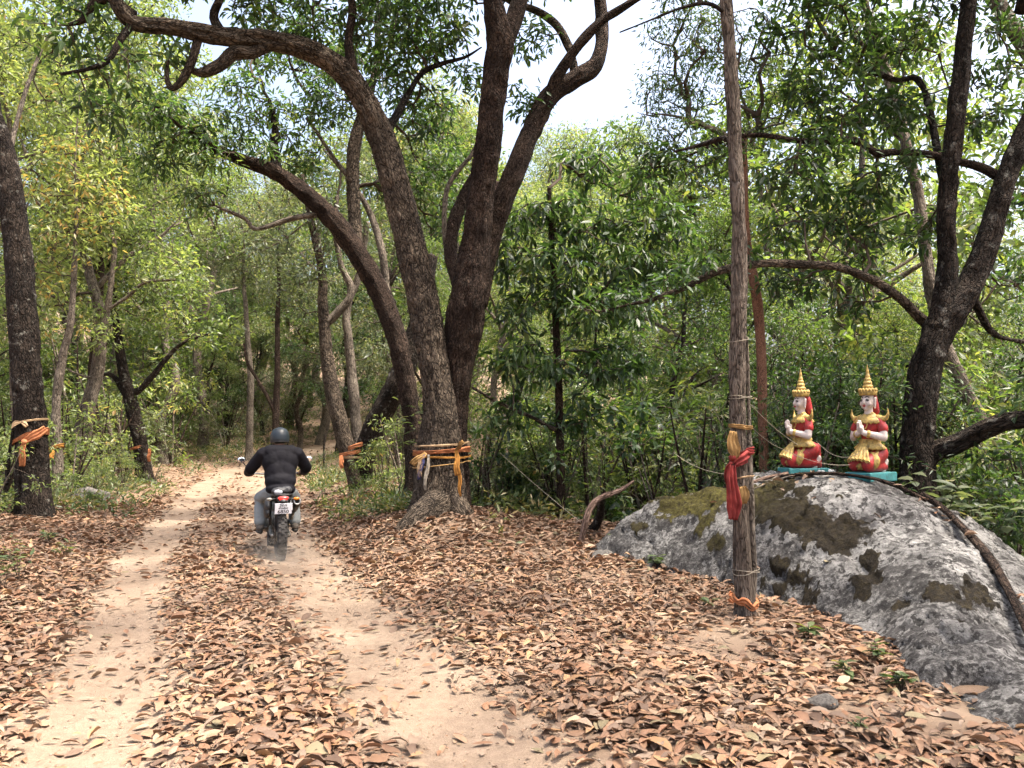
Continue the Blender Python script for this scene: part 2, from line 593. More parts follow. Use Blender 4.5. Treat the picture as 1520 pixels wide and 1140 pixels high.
def rock_material():
    t = NT('lichened_granite')
    tc = t.n('TexCoord').outputs['Object']
    ms = t.n('Attribute', attribute_name='moss').outputs['Fac']
    n0 = t.noise(tc, 1.0, 5, 0.6)
    n1 = t.noise(tc, 4.5, 7, 0.68)
    n2 = t.noise(tc, 28, 5, 0.75)
    n3 = t.noise(tc, 120, 3, 0.7)
    tone = t.math('ADD', t.math('MULTIPLY', n1, 0.5), t.math('ADD', t.math('MULTIPLY', n2, 0.3), t.math('MULTIPLY', n0, 0.25)))
    c = t.ramp(tone, [(0.42, (0.09, 0.086, 0.082)), (0.52, (0.20, 0.194, 0.186)), (0.62, (0.34, 0.332, 0.318))])

    def patch(scale, lo, hi, amt, col, rough=0.6, off=0.0):
        mp = t.n('Mapping')
        mp.inputs['Location'].default_value = (off, off * 1.7, off * .6)
        t.l(tc, mp.inputs['Vector'])
        m = t.ramp(t.noise(mp.outputs[0], scale, 6, rough), [(lo, 0.0), (hi, 1.0)])
        return t.mix(t.math('MULTIPLY', m, amt), c, col)
    c = patch(3.4, 0.51, 0.56, 0.75, (0.055, 0.051, 0.05), 0.66, 3.0)
    c = patch(9.0, 0.545, 0.59, 0.6, (0.42, 0.41, 0.39), 0.62, 7.0)
    c = patch(13.0, 0.54, 0.565, 0.85, (0.022, 0.02, 0.019), 0.64, 11.0)
    c = patch(30.0, 0.57, 0.60, 0.5, (0.02, 0.019, 0.018), 0.6, 17.0)
    sp = t.n('TexVoronoi', Scale=34.0)
    t.l(tc, sp.inputs['Vector'])
    spk = t.math('MULTIPLY', t.ramp(sp.outputs['Distance'], [(0.18, 1.0), (0.25, 0.0)]), t.ramp(n1, [(0.48, 0.0), (0.53, 1.0)]))
    c = t.mix(t.math('MULTIPLY', spk, 0.5), c, (0.44, 0.43, 0.41))
    st = t.n('Attribute', attribute_name='stain').outputs['Fac']
    c = t.mix(t.math('MULTIPLY', st, t.ramp(n2, [(0.40, 0.8), (0.60, 0.15)])), c, (0.028, 0.026, 0.026))
    mc = t.ramp(t.noise(tc, 22, 5, 0.7), [(0.3, (0.007, 0.0055, 0.004)), (0.5, (0.019, 0.014, 0.008)), (0.76, (0.055, 0.044, 0.017))])
    fr = t.n('Attribute', attribute_name='fresh').outputs['Fac']
    mc = t.mix(fr, mc, t.ramp(t.noise(tc, 18, 5, 0.7), [(0.35, (0.02, 0.016, 0.006)), (0.52, (0.07, 0.06, 0.014)), (0.7, (0.15, 0.14, 0.03))]))
    me_ = t.ramp(t.math('ADD', ms, t.math('MULTIPLY', t.math('SUBTRACT', n2, 0.5), 1.5)), [(0.40, 0.0), (0.56, 1.0)])
    c = t.mix(me_, c, mc)
    t.l(c, t.bsdf.inputs['Base Color'])
    t.bsdf.inputs['Roughness'].default_value = 0.88
    t.bsdf.inputs['Specular IOR Level'].default_value = 0.2
    b = t.bump(n1, 0.7, 0.08)
    b = t.bump(t.math('ADD', n2, t.math('MULTIPLY', n3, 0.6)), 1.0, 0.03, b)
    t.l(b, t.bsdf.inputs['Normal'])
    return t.m


boulder = link('boulder', rme, rock_material())
tag(boulder, 'huge grey lichen-stained boulder with dark moss patches carrying the kneeling statues', 'boulder')


# ------------------------------------------------------------------ fallen leaves
def make_leaves(C, D, Nn, L, W, bend, cup, q):
    """vertex array and faces for many leaves: base C, direction D, face normal Nn, length L, width W"""
    n = len(C)
    D = D / np.linalg.norm(D, axis=1, keepdims=True)
    Nn = Nn - (Nn * D).sum(1, keepdims=True) * D
    Nn /= np.linalg.norm(Nn, axis=1, keepdims=True) + 1e-9
    B = np.cross(Nn, D)
    L = L[:, None]
    W = W[:, None]
    bend = np.broadcast_to(np.asarray(bend, float).reshape(-1, 1), (n, 1))
    cup = np.broadcast_to(np.asarray(cup, float).reshape(-1, 1), (n, 1))

    def pt(a, w, up):
        return C + D * L * a + B * W * w + Nn * (up - bend * 4 * (a - 0.5) ** 2 + bend) * L
    J = lambda: RNG.uniform(.72, 1.22, (n, 1))
    if q == 0:
        vs = [pt(0, 0, 0), pt(0.42, 0.5, cup), pt(1, 0, 0), pt(0.42, -0.5, cup)]
        k = 4
        fs = [np.array([[0, 1, 2], [0, 2, 3]])]
    elif q == 1:
        vs = [pt(0, 0, 0), pt(0.3, 0.46 * J(), cup), pt(0.68, 0.38 * J(), cup), pt(1, 0, 0), pt(0.68, -0.38 * J(), cup), pt(0.3, -0.46 * J(), cup)]
        k = 6
        fs = [np.array([[0, 1, 2, 3], [0, 3, 4, 5]])]
    else:
        vs = [pt(0, 0.03, 0), pt(0, -0.03, 0), pt(0.17, 0.30 * J(), cup * .7), pt(0.17, 0, 0), pt(0.17, -0.30 * J(), cup * .7), pt(0.45, 0.5 * J(), cup * J()), pt(0.45, 0, 0), pt(0.45, -0.5 * J(), cup * J()),
              pt(0.76, 0.33 * J(), cup * .8 * J()), pt(0.76, 0, 0), pt(0.76, -0.33 * J() * J(), cup * .8), pt(1, 0.12 * (J() - .97), 0)]
        k = 12
        fs = [np.array([[0, 2, 3, 1], [2, 5, 6, 3], [5, 8, 9, 6], [3, 6, 7, 4], [6, 9, 10, 7]]), np.array([[1, 3, 4], [8, 11, 9], [9, 11, 10]])]
    V_ = np.stack(vs, 1).reshape(-1, 3)
    F_ = [(np.arange(n)[:, None, None] * k + f[None]).reshape(-1, f.shape[1]) for f in fs]
    return V_, F_, k


def litter_material():
    t = NT('dry_leaf')
    a = t.n('Attribute', attribute_name='col').outputs['Color']
    tc = t.n('TexCoord').outputs['Object']
    n = t.noise(tc, 70, 4, 0.7)
    c = t.mix(t.math('MULTIPLY', t.math('SUBTRACT', n, 0.35), 0.8), a, (0.11, 0.062, 0.036))
    t.l(c, t.bsdf.inputs['Base Color'])
    t.bsdf.inputs['Roughness'].default_value = 0.62
    t.bsdf.inputs['Specular IOR Level'].default_value = 0.3
    t.l(t.bump(n, 0.3, 0.004), t.bsdf.inputs['Normal'])
    tr = t.n('BsdfTranslucent')
    t.l(c, tr.inputs['Color'])
    mx = t.n('MixShader')
    mx.inputs[0].default_value = 0.12
    t.l(t.bsdf.outputs[0], mx.inputs[1])
    t.l(tr.outputs[0], mx.inputs[2])
    t.l(mx.outputs[0], t.out.inputs['Surface'])
    return t.m


DRY = litter_material()
PAL = np.array([0.90, 0.89, 0.86]) * np.array([(0.26, 0.155, 0.098), (0.30, 0.192, 0.128), (0.21, 0.118, 0.074), (0.35, 0.25, 0.172), (0.19, 0.13, 0.096), (0.12, 0.078, 0.056), (0.25, 0.135, 0.08), (0.26, 0.195, 0.148), (0.21, 0.18, 0.11), (0.34, 0.205, 0.11)])
PALW = np.array([.17, .15, .13, .09, .12, .10, .10, .08, .02, .04])


def litter_cover(x, y):
    """how thickly leaves lie, 0..1"""
    s = road_s(x, y)
    p = np.stack([x, y, 0 * x], -1)
    e = fbm(p * 0.9, 3, 21) * 0.3
    e2 = fbm(p * 2.3, 3, 71)
    ru = np.exp(-((np.abs(s + e * 0.25) - 0.88) / (np.where(s > 0, 0.55, 0.44) + 0.07 * e2)) ** 4)
    c = 1 - 0.97 * ru
    hump = np.exp(-(s / 0.45) ** 4)
    c = c * (1 - hump * (0.15 + 0.45 * sstep(8.5, 11, y)))
    c = c * (0.80 + 0.5 * e2)
    b = np.exp(-(((x - 1.58 - (y - 6) * .25) / 0.48) ** 2 + ((y - 5.9) / 0.8) ** 2) ** 1.5) + np.exp(-(((x - 2.3) / 0.65) ** 2 + ((y - 4.35) / 0.38) ** 2) ** 1.5) + .8 * np.exp(-(((x - 0.95) / 0.5) ** 2 + ((y - 8.2) / 0.4) ** 2))
    c = c * (1 - 0.93 * np.clip(b * (1 + .8 * e2), 0, 1))
    return np.clip(c, 0.035, 1)


def scatter(n, y0, y1, power):
    """points in the wedge the camera looks over, denser close by"""
    t = RNG.random(n)
    y = (y0 ** power + t * (y1 ** power - y0 ** power)) ** (1 / power)
    half = 0.72 * y + 1.2
    x = (RNG.random(n) * 2 - 1) * half
    return x, y


def litter(n, y0, y1, power, q, lmin, lmax):
    x, y = scatter(n, y0, y1, power)
    keep = RNG.random(n) < litter_cover(x, y)
    s = road_s(x, y)
    d = np.minimum(x * 0.55 + (y - 12.0) * 0.85, s - 4.4)
    keep &= d < 1.4 + RNG.random(n) * 2
    keep &= ~((s < -6.5 - RNG.random(n) * 3) & (y > 14))
    rz = np.where((x > 0.3) & (x < 6.3) & (y > 3.7) & (y < 11), 0, -9)
    inr = rz == 0
    rz2 = np.full(n, -9.0)
    if inr.any():
        rz2[inr] = rock_base(x[inr], y[inr])
    g = height(x, y)
    keep &= (rz2 < g + 0.03)
    x, y, g = x[keep], y[keep], g[keep]
    m = len(x)
    z = g + 0.004 + RNG.random(m) ** 1.8 * 0.028
    a = RNG.random(m) * 2 * np.pi
    tl = RNG.normal(0, 0.14, m)
    D = np.stack([np.cos(a), np.sin(a), tl], -1)
    Nn = np.stack([RNG.normal(0, 0.21, m), RNG.normal(0, 0.21, m), np.ones(m)], -1)
    L = RNG.uniform(lmin, lmax, m) * np.where(RNG.random(m) < 0.06, 1.3, 1) * np.where(RNG.random(m) < 0.34, RNG.uniform(.18, .7, m), 1)
    W = L * RNG.uniform(0.30, 0.52, m)
    bend = RNG.normal(0.05, 0.07, m) + np.where(RNG.random(m) < .12, RNG.normal(0, .18, m), 0)
    cup = RNG.normal(0.05, 0.10, m)
    col = PAL[RNG.choice(len(PAL), m, p=PALW / PALW.sum())] * RNG.uniform(0.72, 1.15, m)[:, None]
    C = np.stack([x, y, z], -1) - D * L[:, None] * 0.5 * np.array([1, 1, 0])
    C[:, 2] += np.maximum(0, -tl) * L * 0.5
    return C, D, Nn, L, W, bend, cup, col


near = litter(90000, 2.4, 9.0, 1.35, 2, 0.062, 0.125)
# the 300 that show largest lie as separate leaves on the ground
scr = near[3] / near[0][:, 1]
inview = (np.abs(near[0][:, 0] / near[0][:, 1]) < 0.655) & (near[0][:, 1] > 3.55) & (near[0][:, 1] < 5.6)
order = np.argsort(-(scr * inview * (near[0][:, 2] - height(near[0][:, 0], near[0][:, 1]) + 0.05)))
big = np.zeros(len(scr), bool)
big[order[:300]] = True
fx_, fy_ = scatter(14000, 3.0, 14.0, 1.3)
fk = np.abs(road_s(fx_, fy_)) < 1.7
fx_, fy_ = fx_[fk], fy_[fk]
fm_ = len(fx_)
fa = RNG.random(fm_) * 6.283
crumbs = (np.c_[fx_, fy_, height(fx_, fy_) + .006], np.c_[np.cos(fa), np.sin(fa), RNG.normal(0, .15, fm_)], np.c_[RNG.normal(0, .2, fm_), RNG.normal(0, .2, fm_), np.ones(fm_)], RNG.uniform(.008, .035, fm_), RNG.uniform(.005, .016, fm_),
          np.full(fm_, .05), np.full(fm_, .05), PAL[RNG.choice(len(PAL), fm_)] * RNG.uniform(.45, 1.1, fm_)[:, None])
LV, LF, LC = [], [], []
off = 0
for pack, q in ((tuple(a[~big] for a in near), 2), (crumbs, 0), (litter(85000, 8.5, 17, 1.2, 1, 0.075, 0.14), 1), (litter(60000, 16, 46, 1.0, 0, 0.11, 0.20), 0)):
    v_, f_, k_ = make_leaves(*pack[:7], q)
    LV.append(v_)
    LF += [f + off for f in f_]
    LC.append(np.repeat(pack[7], k_, axis=0))
    off += len(v_)
lme = mesh_np('leaf_litter', np.concatenate(LV), LF)
lc = np.concatenate(LC)
attr(lme, 'col', np.c_[lc, np.ones(len(lc))], 'FLOAT_COLOR')
litter_o = link('leaf_litter', lme, DRY)
tag(litter_o, 'carpet of dry brown fallen leaves covering the forest floor and track hump', 'leaf litter', kind='stuff')

shapes = []
for k in range(30):
    one = (np.zeros((1, 3)), np.array([[1.0, 0, 0]]), np.array([[0, 0, 1.0]]), np.ones(1), np.array([RNG.uniform(0.38, 0.6)]), np.array([RNG.normal(0.06, 0.07)]), np.array([RNG.normal(0.05, 0.07)]))
    v_, f_, k_ = make_leaves(*one, 2)
    m_ = mesh_np('fallen_leaf', v_, f_)
    cc = PAL[k % 10] * RNG.uniform(0.8, 1.2)
    attr(m_, 'col', np.tile(np.r_[cc, 1], (len(v_), 1)), 'FLOAT_COLOR')
    m_.materials.append(DRY)
    shapes.append(m_)
for j, i in enumerate(np.where(big)[0]):
    o = bpy.data.objects.new('fallen_leaf', shapes[int(RNG.choice(30))])
    COL.objects.link(o)
    d = Vector(near[1][i]).normalized()
    nn = Vector(near[2][i])
    nn = (nn - nn.dot(d) * d).normalized()
    b = nn.cross(d)
    M = Matrix(((d.x, b.x, nn.x), (d.y, b.y, nn.y), (d.z, b.z, nn.z))).to_4x4()
    o.matrix_world = Matrix.Translation(Vector(near[0][i])) @ M @ Matrix.Scale(float(near[3][i]), 4)
    o.parent = ground

# twigs and stalks lying in the litter
tx, ty_ = scatter(420, 3.0, 13.0, 1.3)
ok = (np.abs(np.abs(road_s(tx, ty_)) - .88) > .35) & ~((tx > 2.2) & (ty_ < 9.5) & (tx > 4.4 - .3 * ty_))
tx, ty_ = tx[ok], ty_[ok]
TWIGS = (tx, ty_, height(tx, ty_))

# pebbles pressed into the track
px__, py__ = scatter(2600, 3.0, 16.0, 1.4)
kk_ = np.abs(road_s(px__, py__)) < 1.5
px__, py__ = px__[kk_], py__[kk_]
pn = len(px__)
pr = RNG.uniform(.003, .011, pn) * np.where(RNG.random(pn) < .05, 2.0, 1)
oc = np.array([(1, 0, 0), (0, 1, 0), (-1, 0, 0), (0, -1, 0), (0, 0, .7), (0, 0, -.7)], float)
pv = oc[None] * pr[:, None, None] * RNG.uniform(.7, 1.3, (pn, 6, 1)) + np.c_[px__, py__, height(px__, py__) + pr * .3][:, None]
pf_ = np.array([(0, 1, 4), (1, 2, 4), (2, 3, 4), (3, 0, 4), (1, 0, 5), (2, 1, 5), (3, 2, 5), (0, 3, 5)])
pm_ = mesh_np('gravel', pv.reshape(-1, 3), [(np.arange(pn)[:, None, None] * 6 + pf_[None]).reshape(-1, 3)])
tag(link('gravel', pm_, plain('pebble_grey', (.2, .165, .13), .9, var=.3, scale=40, bump=0)), 'small pebbles pressed into the sandy wheel ruts', 'gravel', kind='stuff')

# ------------------------------------------------------------------ trees
def spline(P, n_per):
    """Catmull-Rom through (k,4) rows x,y,z,r"""
    P = np.asarray(P, float)
    Q = np.vstack([2 * P[0] - P[1], P, 2 * P[-1] - P[-2]])
    out = []
    for i in range(1, len(Q) - 2):
        seg = np.linalg.norm(Q[i + 1, :3] - Q[i, :3])
        n = max(2, int(seg / n_per))
        t = np.linspace(0, 1, n, endpoint=False)[:, None]
        a, b, c, d = Q[i - 1], Q[i], Q[i + 1], Q[i + 2]
        out.append(0.5 * (2 * b + (c - a) * t + (2 * a - 5 * b + 4 * c - d) * t ** 2 + (3 * b - 3 * c + d - a) * t ** 3))
    out.append(P[-1:])
    o = np.vstack(out)
    o[:, 3] = np.maximum(o[:, 3], 0.002)
    return o


def tube_mesh(name, P, seg=16, sp=0.08, rough=0.10, seed=0, flare=0.0, cap=True, ridge=0.03):
    """bark tube along P (rows x,y,z,r), with lobed cross-section and bark relief"""
    C = spline(P, sp)
    n = len(C)
    T = np.gradient(C[:, :3], axis=0)
    T /= np.linalg.norm(T, axis=1, keepdims=True) + 1e-9
    ref = np.array([0.0, 1.0, 0.0]) if abs(T[0][1]) < 0.8 else np.array([1.0, 0, 0])
    A = np.zeros((n, 3))
    a = ref - T[0] * ref.dot(T[0])
    for i in range(n):
        a = a - T[i] * a.dot(T[i])
        a /= np.linalg.norm(a) + 1e-9
        A[i] = a
    B = np.cross(T, A)
    th = np.arange(seg) * 2 * np.pi / seg
    arc = np.r_[0, np.cumsum(np.linalg.norm(np.diff(C[:, :3], axis=0), axis=1))]
    r = C[:, 3][:, None]
    ca, sa = np.cos(th)[None], np.sin(th)[None]
    rm = max(C[:, 3].max(), 0.01)
    bk = np.stack([ca * r, sa * r, np.repeat(arc[:, None], seg, 1)], -1).reshape(-1, 3)
    so = seed * 7.7
    lob = noise3(np.c_[bk[:, 0] / rm * 1.1, bk[:, 1] / rm * 1.1, bk[:, 2] * 0.5] + so, seed)
    knob = fbm(np.c_[bk[:, 0] / rm * 1.6, bk[:, 1] / rm * 1.6, bk[:, 2] * 2.4] + so, 2, seed + 3)
    rdg = 1 - np.abs(noise3(np.c_[bk[:, 0] * 16, bk[:, 1] * 16, bk[:, 2] * 3.2] + so, seed + 9))
    rr = np.repeat(C[:, 3], seg) * (1 + rough * 1.1 * lob + rough * 0.6 * knob) + np.clip(ridge * 1.5 * (rdg - 0.6), -0.16 * np.repeat(C[:, 3], seg), 0.16 * np.repeat(C[:, 3], seg))
    if flare:
        k = np.exp(-np.repeat(arc, seg) / (flare * 1.0))
        an = np.tile(th, n)
        rr = rr * (1 + k * (0.35 + 0.35 * np.cos(an * 5 + so) + 0.2 * np.cos(an * 3 + 2 * so)))
    rr = rr.reshape(n, seg)
    V_ = C[:, None, :3] + A[:, None] * (ca[..., None] * rr[..., None]) + B[:, None] * (sa[..., None] * rr[..., None])
    V_ = V_.reshape(-1, 3)
    i = np.arange(n * seg).reshape(n, seg)
    j = np.roll(i, -1, axis=1)
    F = [np.stack([i[:-1], j[:-1], j[1:], i[1:]], -1).reshape(-1, 4)]
    if cap:
        V_ = np.vstack([V_, C[-1, :3] + T[-1] * C[-1, 3] * 0.5, C[0, :3]])
        bk = np.vstack([bk, [0, 0, arc[-1]], [0, 0, 0]])
        m = n * seg
        F.append(np.stack([i[-1], j[-1], np.full(seg, m)], -1))
        F.append(np.stack([j[0], i[0], np.full(seg, m + 1)], -1))
    return V_, F, bk, C


def limb(root, P, mat, name='limb', seg=14, sp=0.08, rough=0.10, seed=None, flare=0.0, ridge=0.02):
    seed = seed if seed is not None else random.randrange(1000)
    V_, F, bk, C = tube_mesh(name, P, seg, sp, rough, seed, flare, ridge=ridge)
    base = np.array(root.location)
    me = mesh_np(name, V_ - base, F)
    attr(me, 'bk', bk + seed, 'FLOAT_VECTOR')
    o = link(name, me, mat, root)
    SKEL.setdefault(root.name, []).append(C[::max(1, int(0.25 / sp)), :4])
    return o


SKEL = {}


def px(pts, Y, k=0.78):
    """rows (px, py, radius px[, depth offset]) -> world rows x,y,z,r"""
    out = []
    for p in pts:
        y = Y + (p[3] if len(p) > 3 else 0)
        w = at(p[0], p[1], y)
        out.append((w.x, w.y, w.z, k * p[2] * y / 1140.0))
    return out


def twig_mesh(segs):
    """segs rows: p0(3) p1(3) r0 r1 -> three-sided tapering twigs with a slight kink"""
    s = np.asarray(segs)
    a, b = s[:, :3], s[:, 3:6]
    n = len(s)
    d = b - a
    ln = np.linalg.norm(d, axis=1, keepdims=True) + 1e-9
    t = d / ln
    ref = np.where(np.abs(t[:, 2:3]) < 0.9, np.array([[0, 0, 1.0]]), np.array([[1.0, 0, 0]]))
    u = np.cross(t, ref)
    u /= np.linalg.norm(u, axis=1, keepdims=True)
    w = np.cross(t, u)
    m = (a + b) / 2 + (u * RNG.normal(0, 0.07, (n, 1)) + w * RNG.normal(0, 0.07, (n, 1))) * ln
    rings = []
    for c, r in ((a, s[:, 6:7]), (m, (s[:, 6:7] + s[:, 7:8]) / 2), (b, s[:, 7:8])):
        for k in range(3):
            an = 2 * np.pi * k / 3
            rings.append(c + (u * math.cos(an) + w * math.sin(an)) * r)
    V_ = np.stack(rings, 1).reshape(-1, 3)
    f = []
    for lv in (0, 3):
        for k in range(3):
            f.append([lv + k, lv + (k + 1) % 3, lv + 3 + (k + 1) % 3, lv + 3 + k])
    f = np.array(f)
    F = [(np.arange(n)[:, None, None] * 9 + f[None]).reshape(-1, 4)]
    return V_, F


def connect(nodes, pts, rscale=0.0035, rmax=0.05):
    """grow twigs from a skeleton to the spray points"""
    nodes = np.asarray(nodes)[:, :3]
    d0 = np.min(np.linalg.norm(pts[:, None] - nodes[None], axis=-1), axis=1)
    order = np.argsort(d0)
    allp = np.vstack([nodes, pts[order]])
    m = len(nodes)
    par = np.full(len(allp), -1)
    depth_pen = np.zeros(len(allp))
    for k in range(len(pts)):
        i = m + k
        d = np.linalg.norm(allp[:i] - allp[i], axis=1) + 0.06 * depth_pen[:i]
        j = int(np.argmin(d))
        par[i] = j
        depth_pen[i] = depth_pen[j] + 1
    cnt = np.ones(len(allp))
    for i in range(len(allp) - 1, m - 1, -1):
        cnt[par[i]] += cnt[i]
    rad = np.minimum(rscale * np.sqrt(cnt), rmax)
    segs = []
    for i in range(m, len(allp)):
        j = par[i]
        r0 = rad[i] if j < m else min(rad[j], rad[i] * 1.6)
        segs.append(np.r_[allp[j], allp[i], r0 * 1.1, rad[i] * 0.8])
    return segs


def sprays(C, k, Rr, L, W, droop=0.35, tint=(0.15, 0.85), q=0, var=0.12):
    n = len(C)
    c = np.repeat(C, k, axis=0)
    m = n * k
    o = RNG.normal(0, 1, (m, 3))
    o /= np.linalg.norm(o, axis=1, keepdims=True)
    o[:, 2] *= 0.7
    rad = Rr * RNG.random(m)[:, None] ** 0.6
    pos = c + o * rad
    D = o + RNG.normal(0, 0.45, (m, 3))
    D[:, 2] -= droop
    Nn = RNG.normal(0, 0.55, (m, 3))
    Nn[:, 2] += 1.0
    Ls = L * RNG.uniform(0.65, 1.25, m)
    Ws = W * RNG.uniform(0.75, 1.2, m) * Ls / L
    ct = RNG.uniform(tint[0], tint[1], n)
    t = np.repeat(ct, k) + RNG.normal(0, var, m)
    v_, f_, kk = make_leaves(pos, D, Nn, Ls, Ws, RNG.normal(0.04, 0.06, m), np.full(m, 0.05), q)
    return v_, f_, np.repeat(np.clip(t, 0, 1), kk)


def ball(c, r, n, hollow=0.35):
    o = RNG.normal(0, 1, (n, 3))
    o /= np.linalg.norm(o, axis=1, keepdims=True)
    rad = (hollow + (1 - hollow) * RNG.random((n, 1))) ** 0.8
    return np.asarray(c) + o * rad * np.asarray(r)


def crown(root, blobs, mat, per=16, spray=0.24, L=0.13, W=0.045, droop=0.4, tint=(0.15, 0.8), q=0, dens=26.0, nodes=None, flat=0.75, rscale=0.0048, name='crown'):
    """blobs rows: world x,y,z,r. One crown mesh of leaves, one mesh of twigs."""
    base = np.array(root.location)
    pts = []
    for b in blobs:
        n = max(4, int(dens * b[3] ** 2 * 2.2))
        pts.append(ball(b[:3], (b[3], b[3], b[3] * flat), n))
    pts = np.vstack(pts)
    if nodes is None:
        nodes = np.vstack(SKEL[root.name])
    segs = connect(nodes, pts, rscale)
    v_, f_ = twig_mesh(segs)
    link('branchwork', mesh_np('branchwork', v_ - base, f_), BARK_TWIG, root, kind='stuff')
    v_, f_, t_ = sprays(pts, per, spray, L, W, droop, tint, q)
    me = mesh_np(name, v_ - base, f_, smooth=False)
    attr(me, 'tint', t_)
    return link(name, me, mat, root)


def bl(pts, Y):
    """foliage clumps from rows (px, py, radius px, depth offset)"""
    out = []
    for p in pts:
        y = Y + (p[3] if len(p) > 3 else 0)
        w = at(p[0], p[1], y)
        out.append((w.x, w.y, w.z, p[2] * y / 1140.0))
    return out


def tree(name, label, base, cat='tree', group=None):
    o = empty(name, base)
    tag(o, label, cat, group)
    return o


# --- the big old tree beside the track
YM = 11.5
b0 = at(655, 790, YM)
old = tree('old_tree', 'massive grey-barked old tree with leaning stems and cloth band beside the track', (b0.x, b0.y, hz(b0.x, b0.y)))
limb(old, px([(652, 800, 56), (652, 765, 47), (653, 720, 40), (654, 680, 35), (655, 640, 31), (650, 590, 27), (640, 520, 25), (630, 460, 24), (614, 385, 23), (592, 295, 23), (568, 210, 22), (525, 125, 20, -0.2), (470, 80, 18, -0.4), (400, 60, 16, -0.7), (330, 54, 14, -1.0), (250, 40, 12.5, -1.3), (195, 32, 11, -1.6), (165, -10, 9, -1.8), (130, -70, 6, -2)], YM, .92), BARK_GREY, 'trunk', 64, 0.03, 0.13, 3, 0.16, 0.035)
limb(old, px([(640, 770, 30, .25), (636, 720, 27, .22), (637, 660, 22, .2), (645, 600, 15, .15)], YM), BARK_GREY, 'buttress', 24, 0.05, 0.12, 8, 0.3, 0.03)
limb(old, px([(672, 790, 34, .25), (672, 700, 27, .28), (673, 620, 24, .3), (681, 540, 26, .2), (692, 470, 31, .1), (700, 420, 29, .05), (708, 360, 23), (715, 290, 20, -0.1), (727, 200, 20, -0.2), (736, 110, 19.5, -0.3), (742, 60, 21, -0.35), (730, 0, 15, -0.45), (722, -60, 13, -0.5)], YM, .9), BARK_RED, 'trunk', 52, 0.035, 0.13, 5, 0, 0.035)
limb(old, px([(745, 75, 18, -0.3), (762, 30, 17, -0.2), (778, -20, 15, 0), (790, -70, 12, 0)], YM), BARK_RED, 'limb', 24, 0.06, 0.1, 6)
limb(old, px([(700, 450, 30, .2), (722, 370, 22, .3), (742, 310, 20, .35), (765, 255, 19, .4), (792, 190, 18, .5), (815, 145, 18, .55), (850, 118, 16, .6), (880, 100, 15, .7), (892, 70, 12, .75), (893, 30, 11, .8), (888, -30, 9, .8)], YM), BARK_RED, 'limb', 30, 0.05, 0.1, 7, 0, 0.03)
limb(old, px([(812, 150, 12, .5), (828, 112, 11, .4), (855, 72, 10, .3), (890, 35, 9, .2), (935, 4, 7, .1), (990, -30, 6, 0)], YM), BARK_RED, 'limb', 18, 0.06, 0.08, 9)
limb(old, px([(853, 112, 8, .6), (846, 75, 7.5, .6), (828, 40, 7, .6), (800, 18, 6.5, .6), (765, 6, 6, .5), (740, -10, 4, .4)], YM), BARK_GREY, 'limb', 14, 0.06, 0.08, 10)
limb(old, px([(725, 380, 18, .7), (735, 330, 17, .8), (740, 290, 16, .85), (738, 272, 9, .85)], YM), DEADWOOD, 'broken_stub', 20, 0.06, 0.14, 12)
limb(old, px([(694, 470, 14, .3), (676, 405, 14, .6), (668, 365, 13, .75), (676, 325, 13, .85), (692, 285, 11, .9), (716, 240, 8, .9), (735, 190, 5, .9), (750, 140, 3, .9)], YM), BARK_RED, 'limb', 14, 0.07, 0.1, 13)
limb(old, px([(676, 400, 6, .6), (662, 360, 6, .75), (660, 310, 5, .7), (668, 270, 4.5, .7), (700, 230, 4, .7), (715, 200, 3, .7)], YM), BARK_PALE, 'limb', 10, 0.07, 0.06, 14)
limb(old, px([(528, 128, 11, -.25), (521, 90, 9, -.3), (517, 60, 8, -.3), (523, 15, 7, -.3), (515, -40, 5, -.3)], YM), BARK_RED, 'limb', 14, 0.07, 0.08, 15)
limb(old, px([(400, 62, 13, -0.7), (375, 77, 11.5, -0.8), (347, 78, 12, -0.9), (327, 96, 11, -0.95), (303, 107, 9, -1.0), (284, 104, 5, -1.0), (276, 100, 2, -1.)], YM), BARK_GREY, 'limb', 14, 0.05, 0.16, 16)
limb(old, px([(297, 48, 9, -1.1), (288, 85, 8, -1.1), (272, 117, 7, -1.1), (256, 131, 6, -1.1), (248, 116, 4, -1.1), (250, 84, 2, -1.1)], YM), BARK_GREY, 'limb', 12, 0.05, 0.14, 26)
limb(old, px([(197, 34, 7, -1.6), (178, 60, 6, -1.7), (160, 90, 5, -1.8), (130, 103, 4, -1.9), (90, 110, 2.5, -2)], YM), BARK_DARK, 'limb', 10, 0.06, 0.1, 17)
limb(old, px([(200, 24, 9, -1.5), (165, 0, 8, -1.6), (140, 5, 7, -1.7), (122, 30, 6, -1.8), (100, 38, 3, -1.9)], YM), BARK_RED, 'limb', 10, 0.06, 0.1, 18)
limb(old, px([(330, 50, 8, -1), (316, 25, 9, -1), (325, 0, 8, -1), (335, -30, 6, -1)], YM), BARK_DARK, 'limb', 10, 0.06, 0.1, 19)
limb(old, px([(562, 215, 8, .0), (585, 178, 7, .25), (600, 150, 6, .5), (625, 110, 5, .6), (655, 95, 4, .7), (690, 85, 2.5, .8), (715, 70, 1.2, .8)], YM), BARK_DARK, 'limb', 10, 0.06, 0.1, 20)
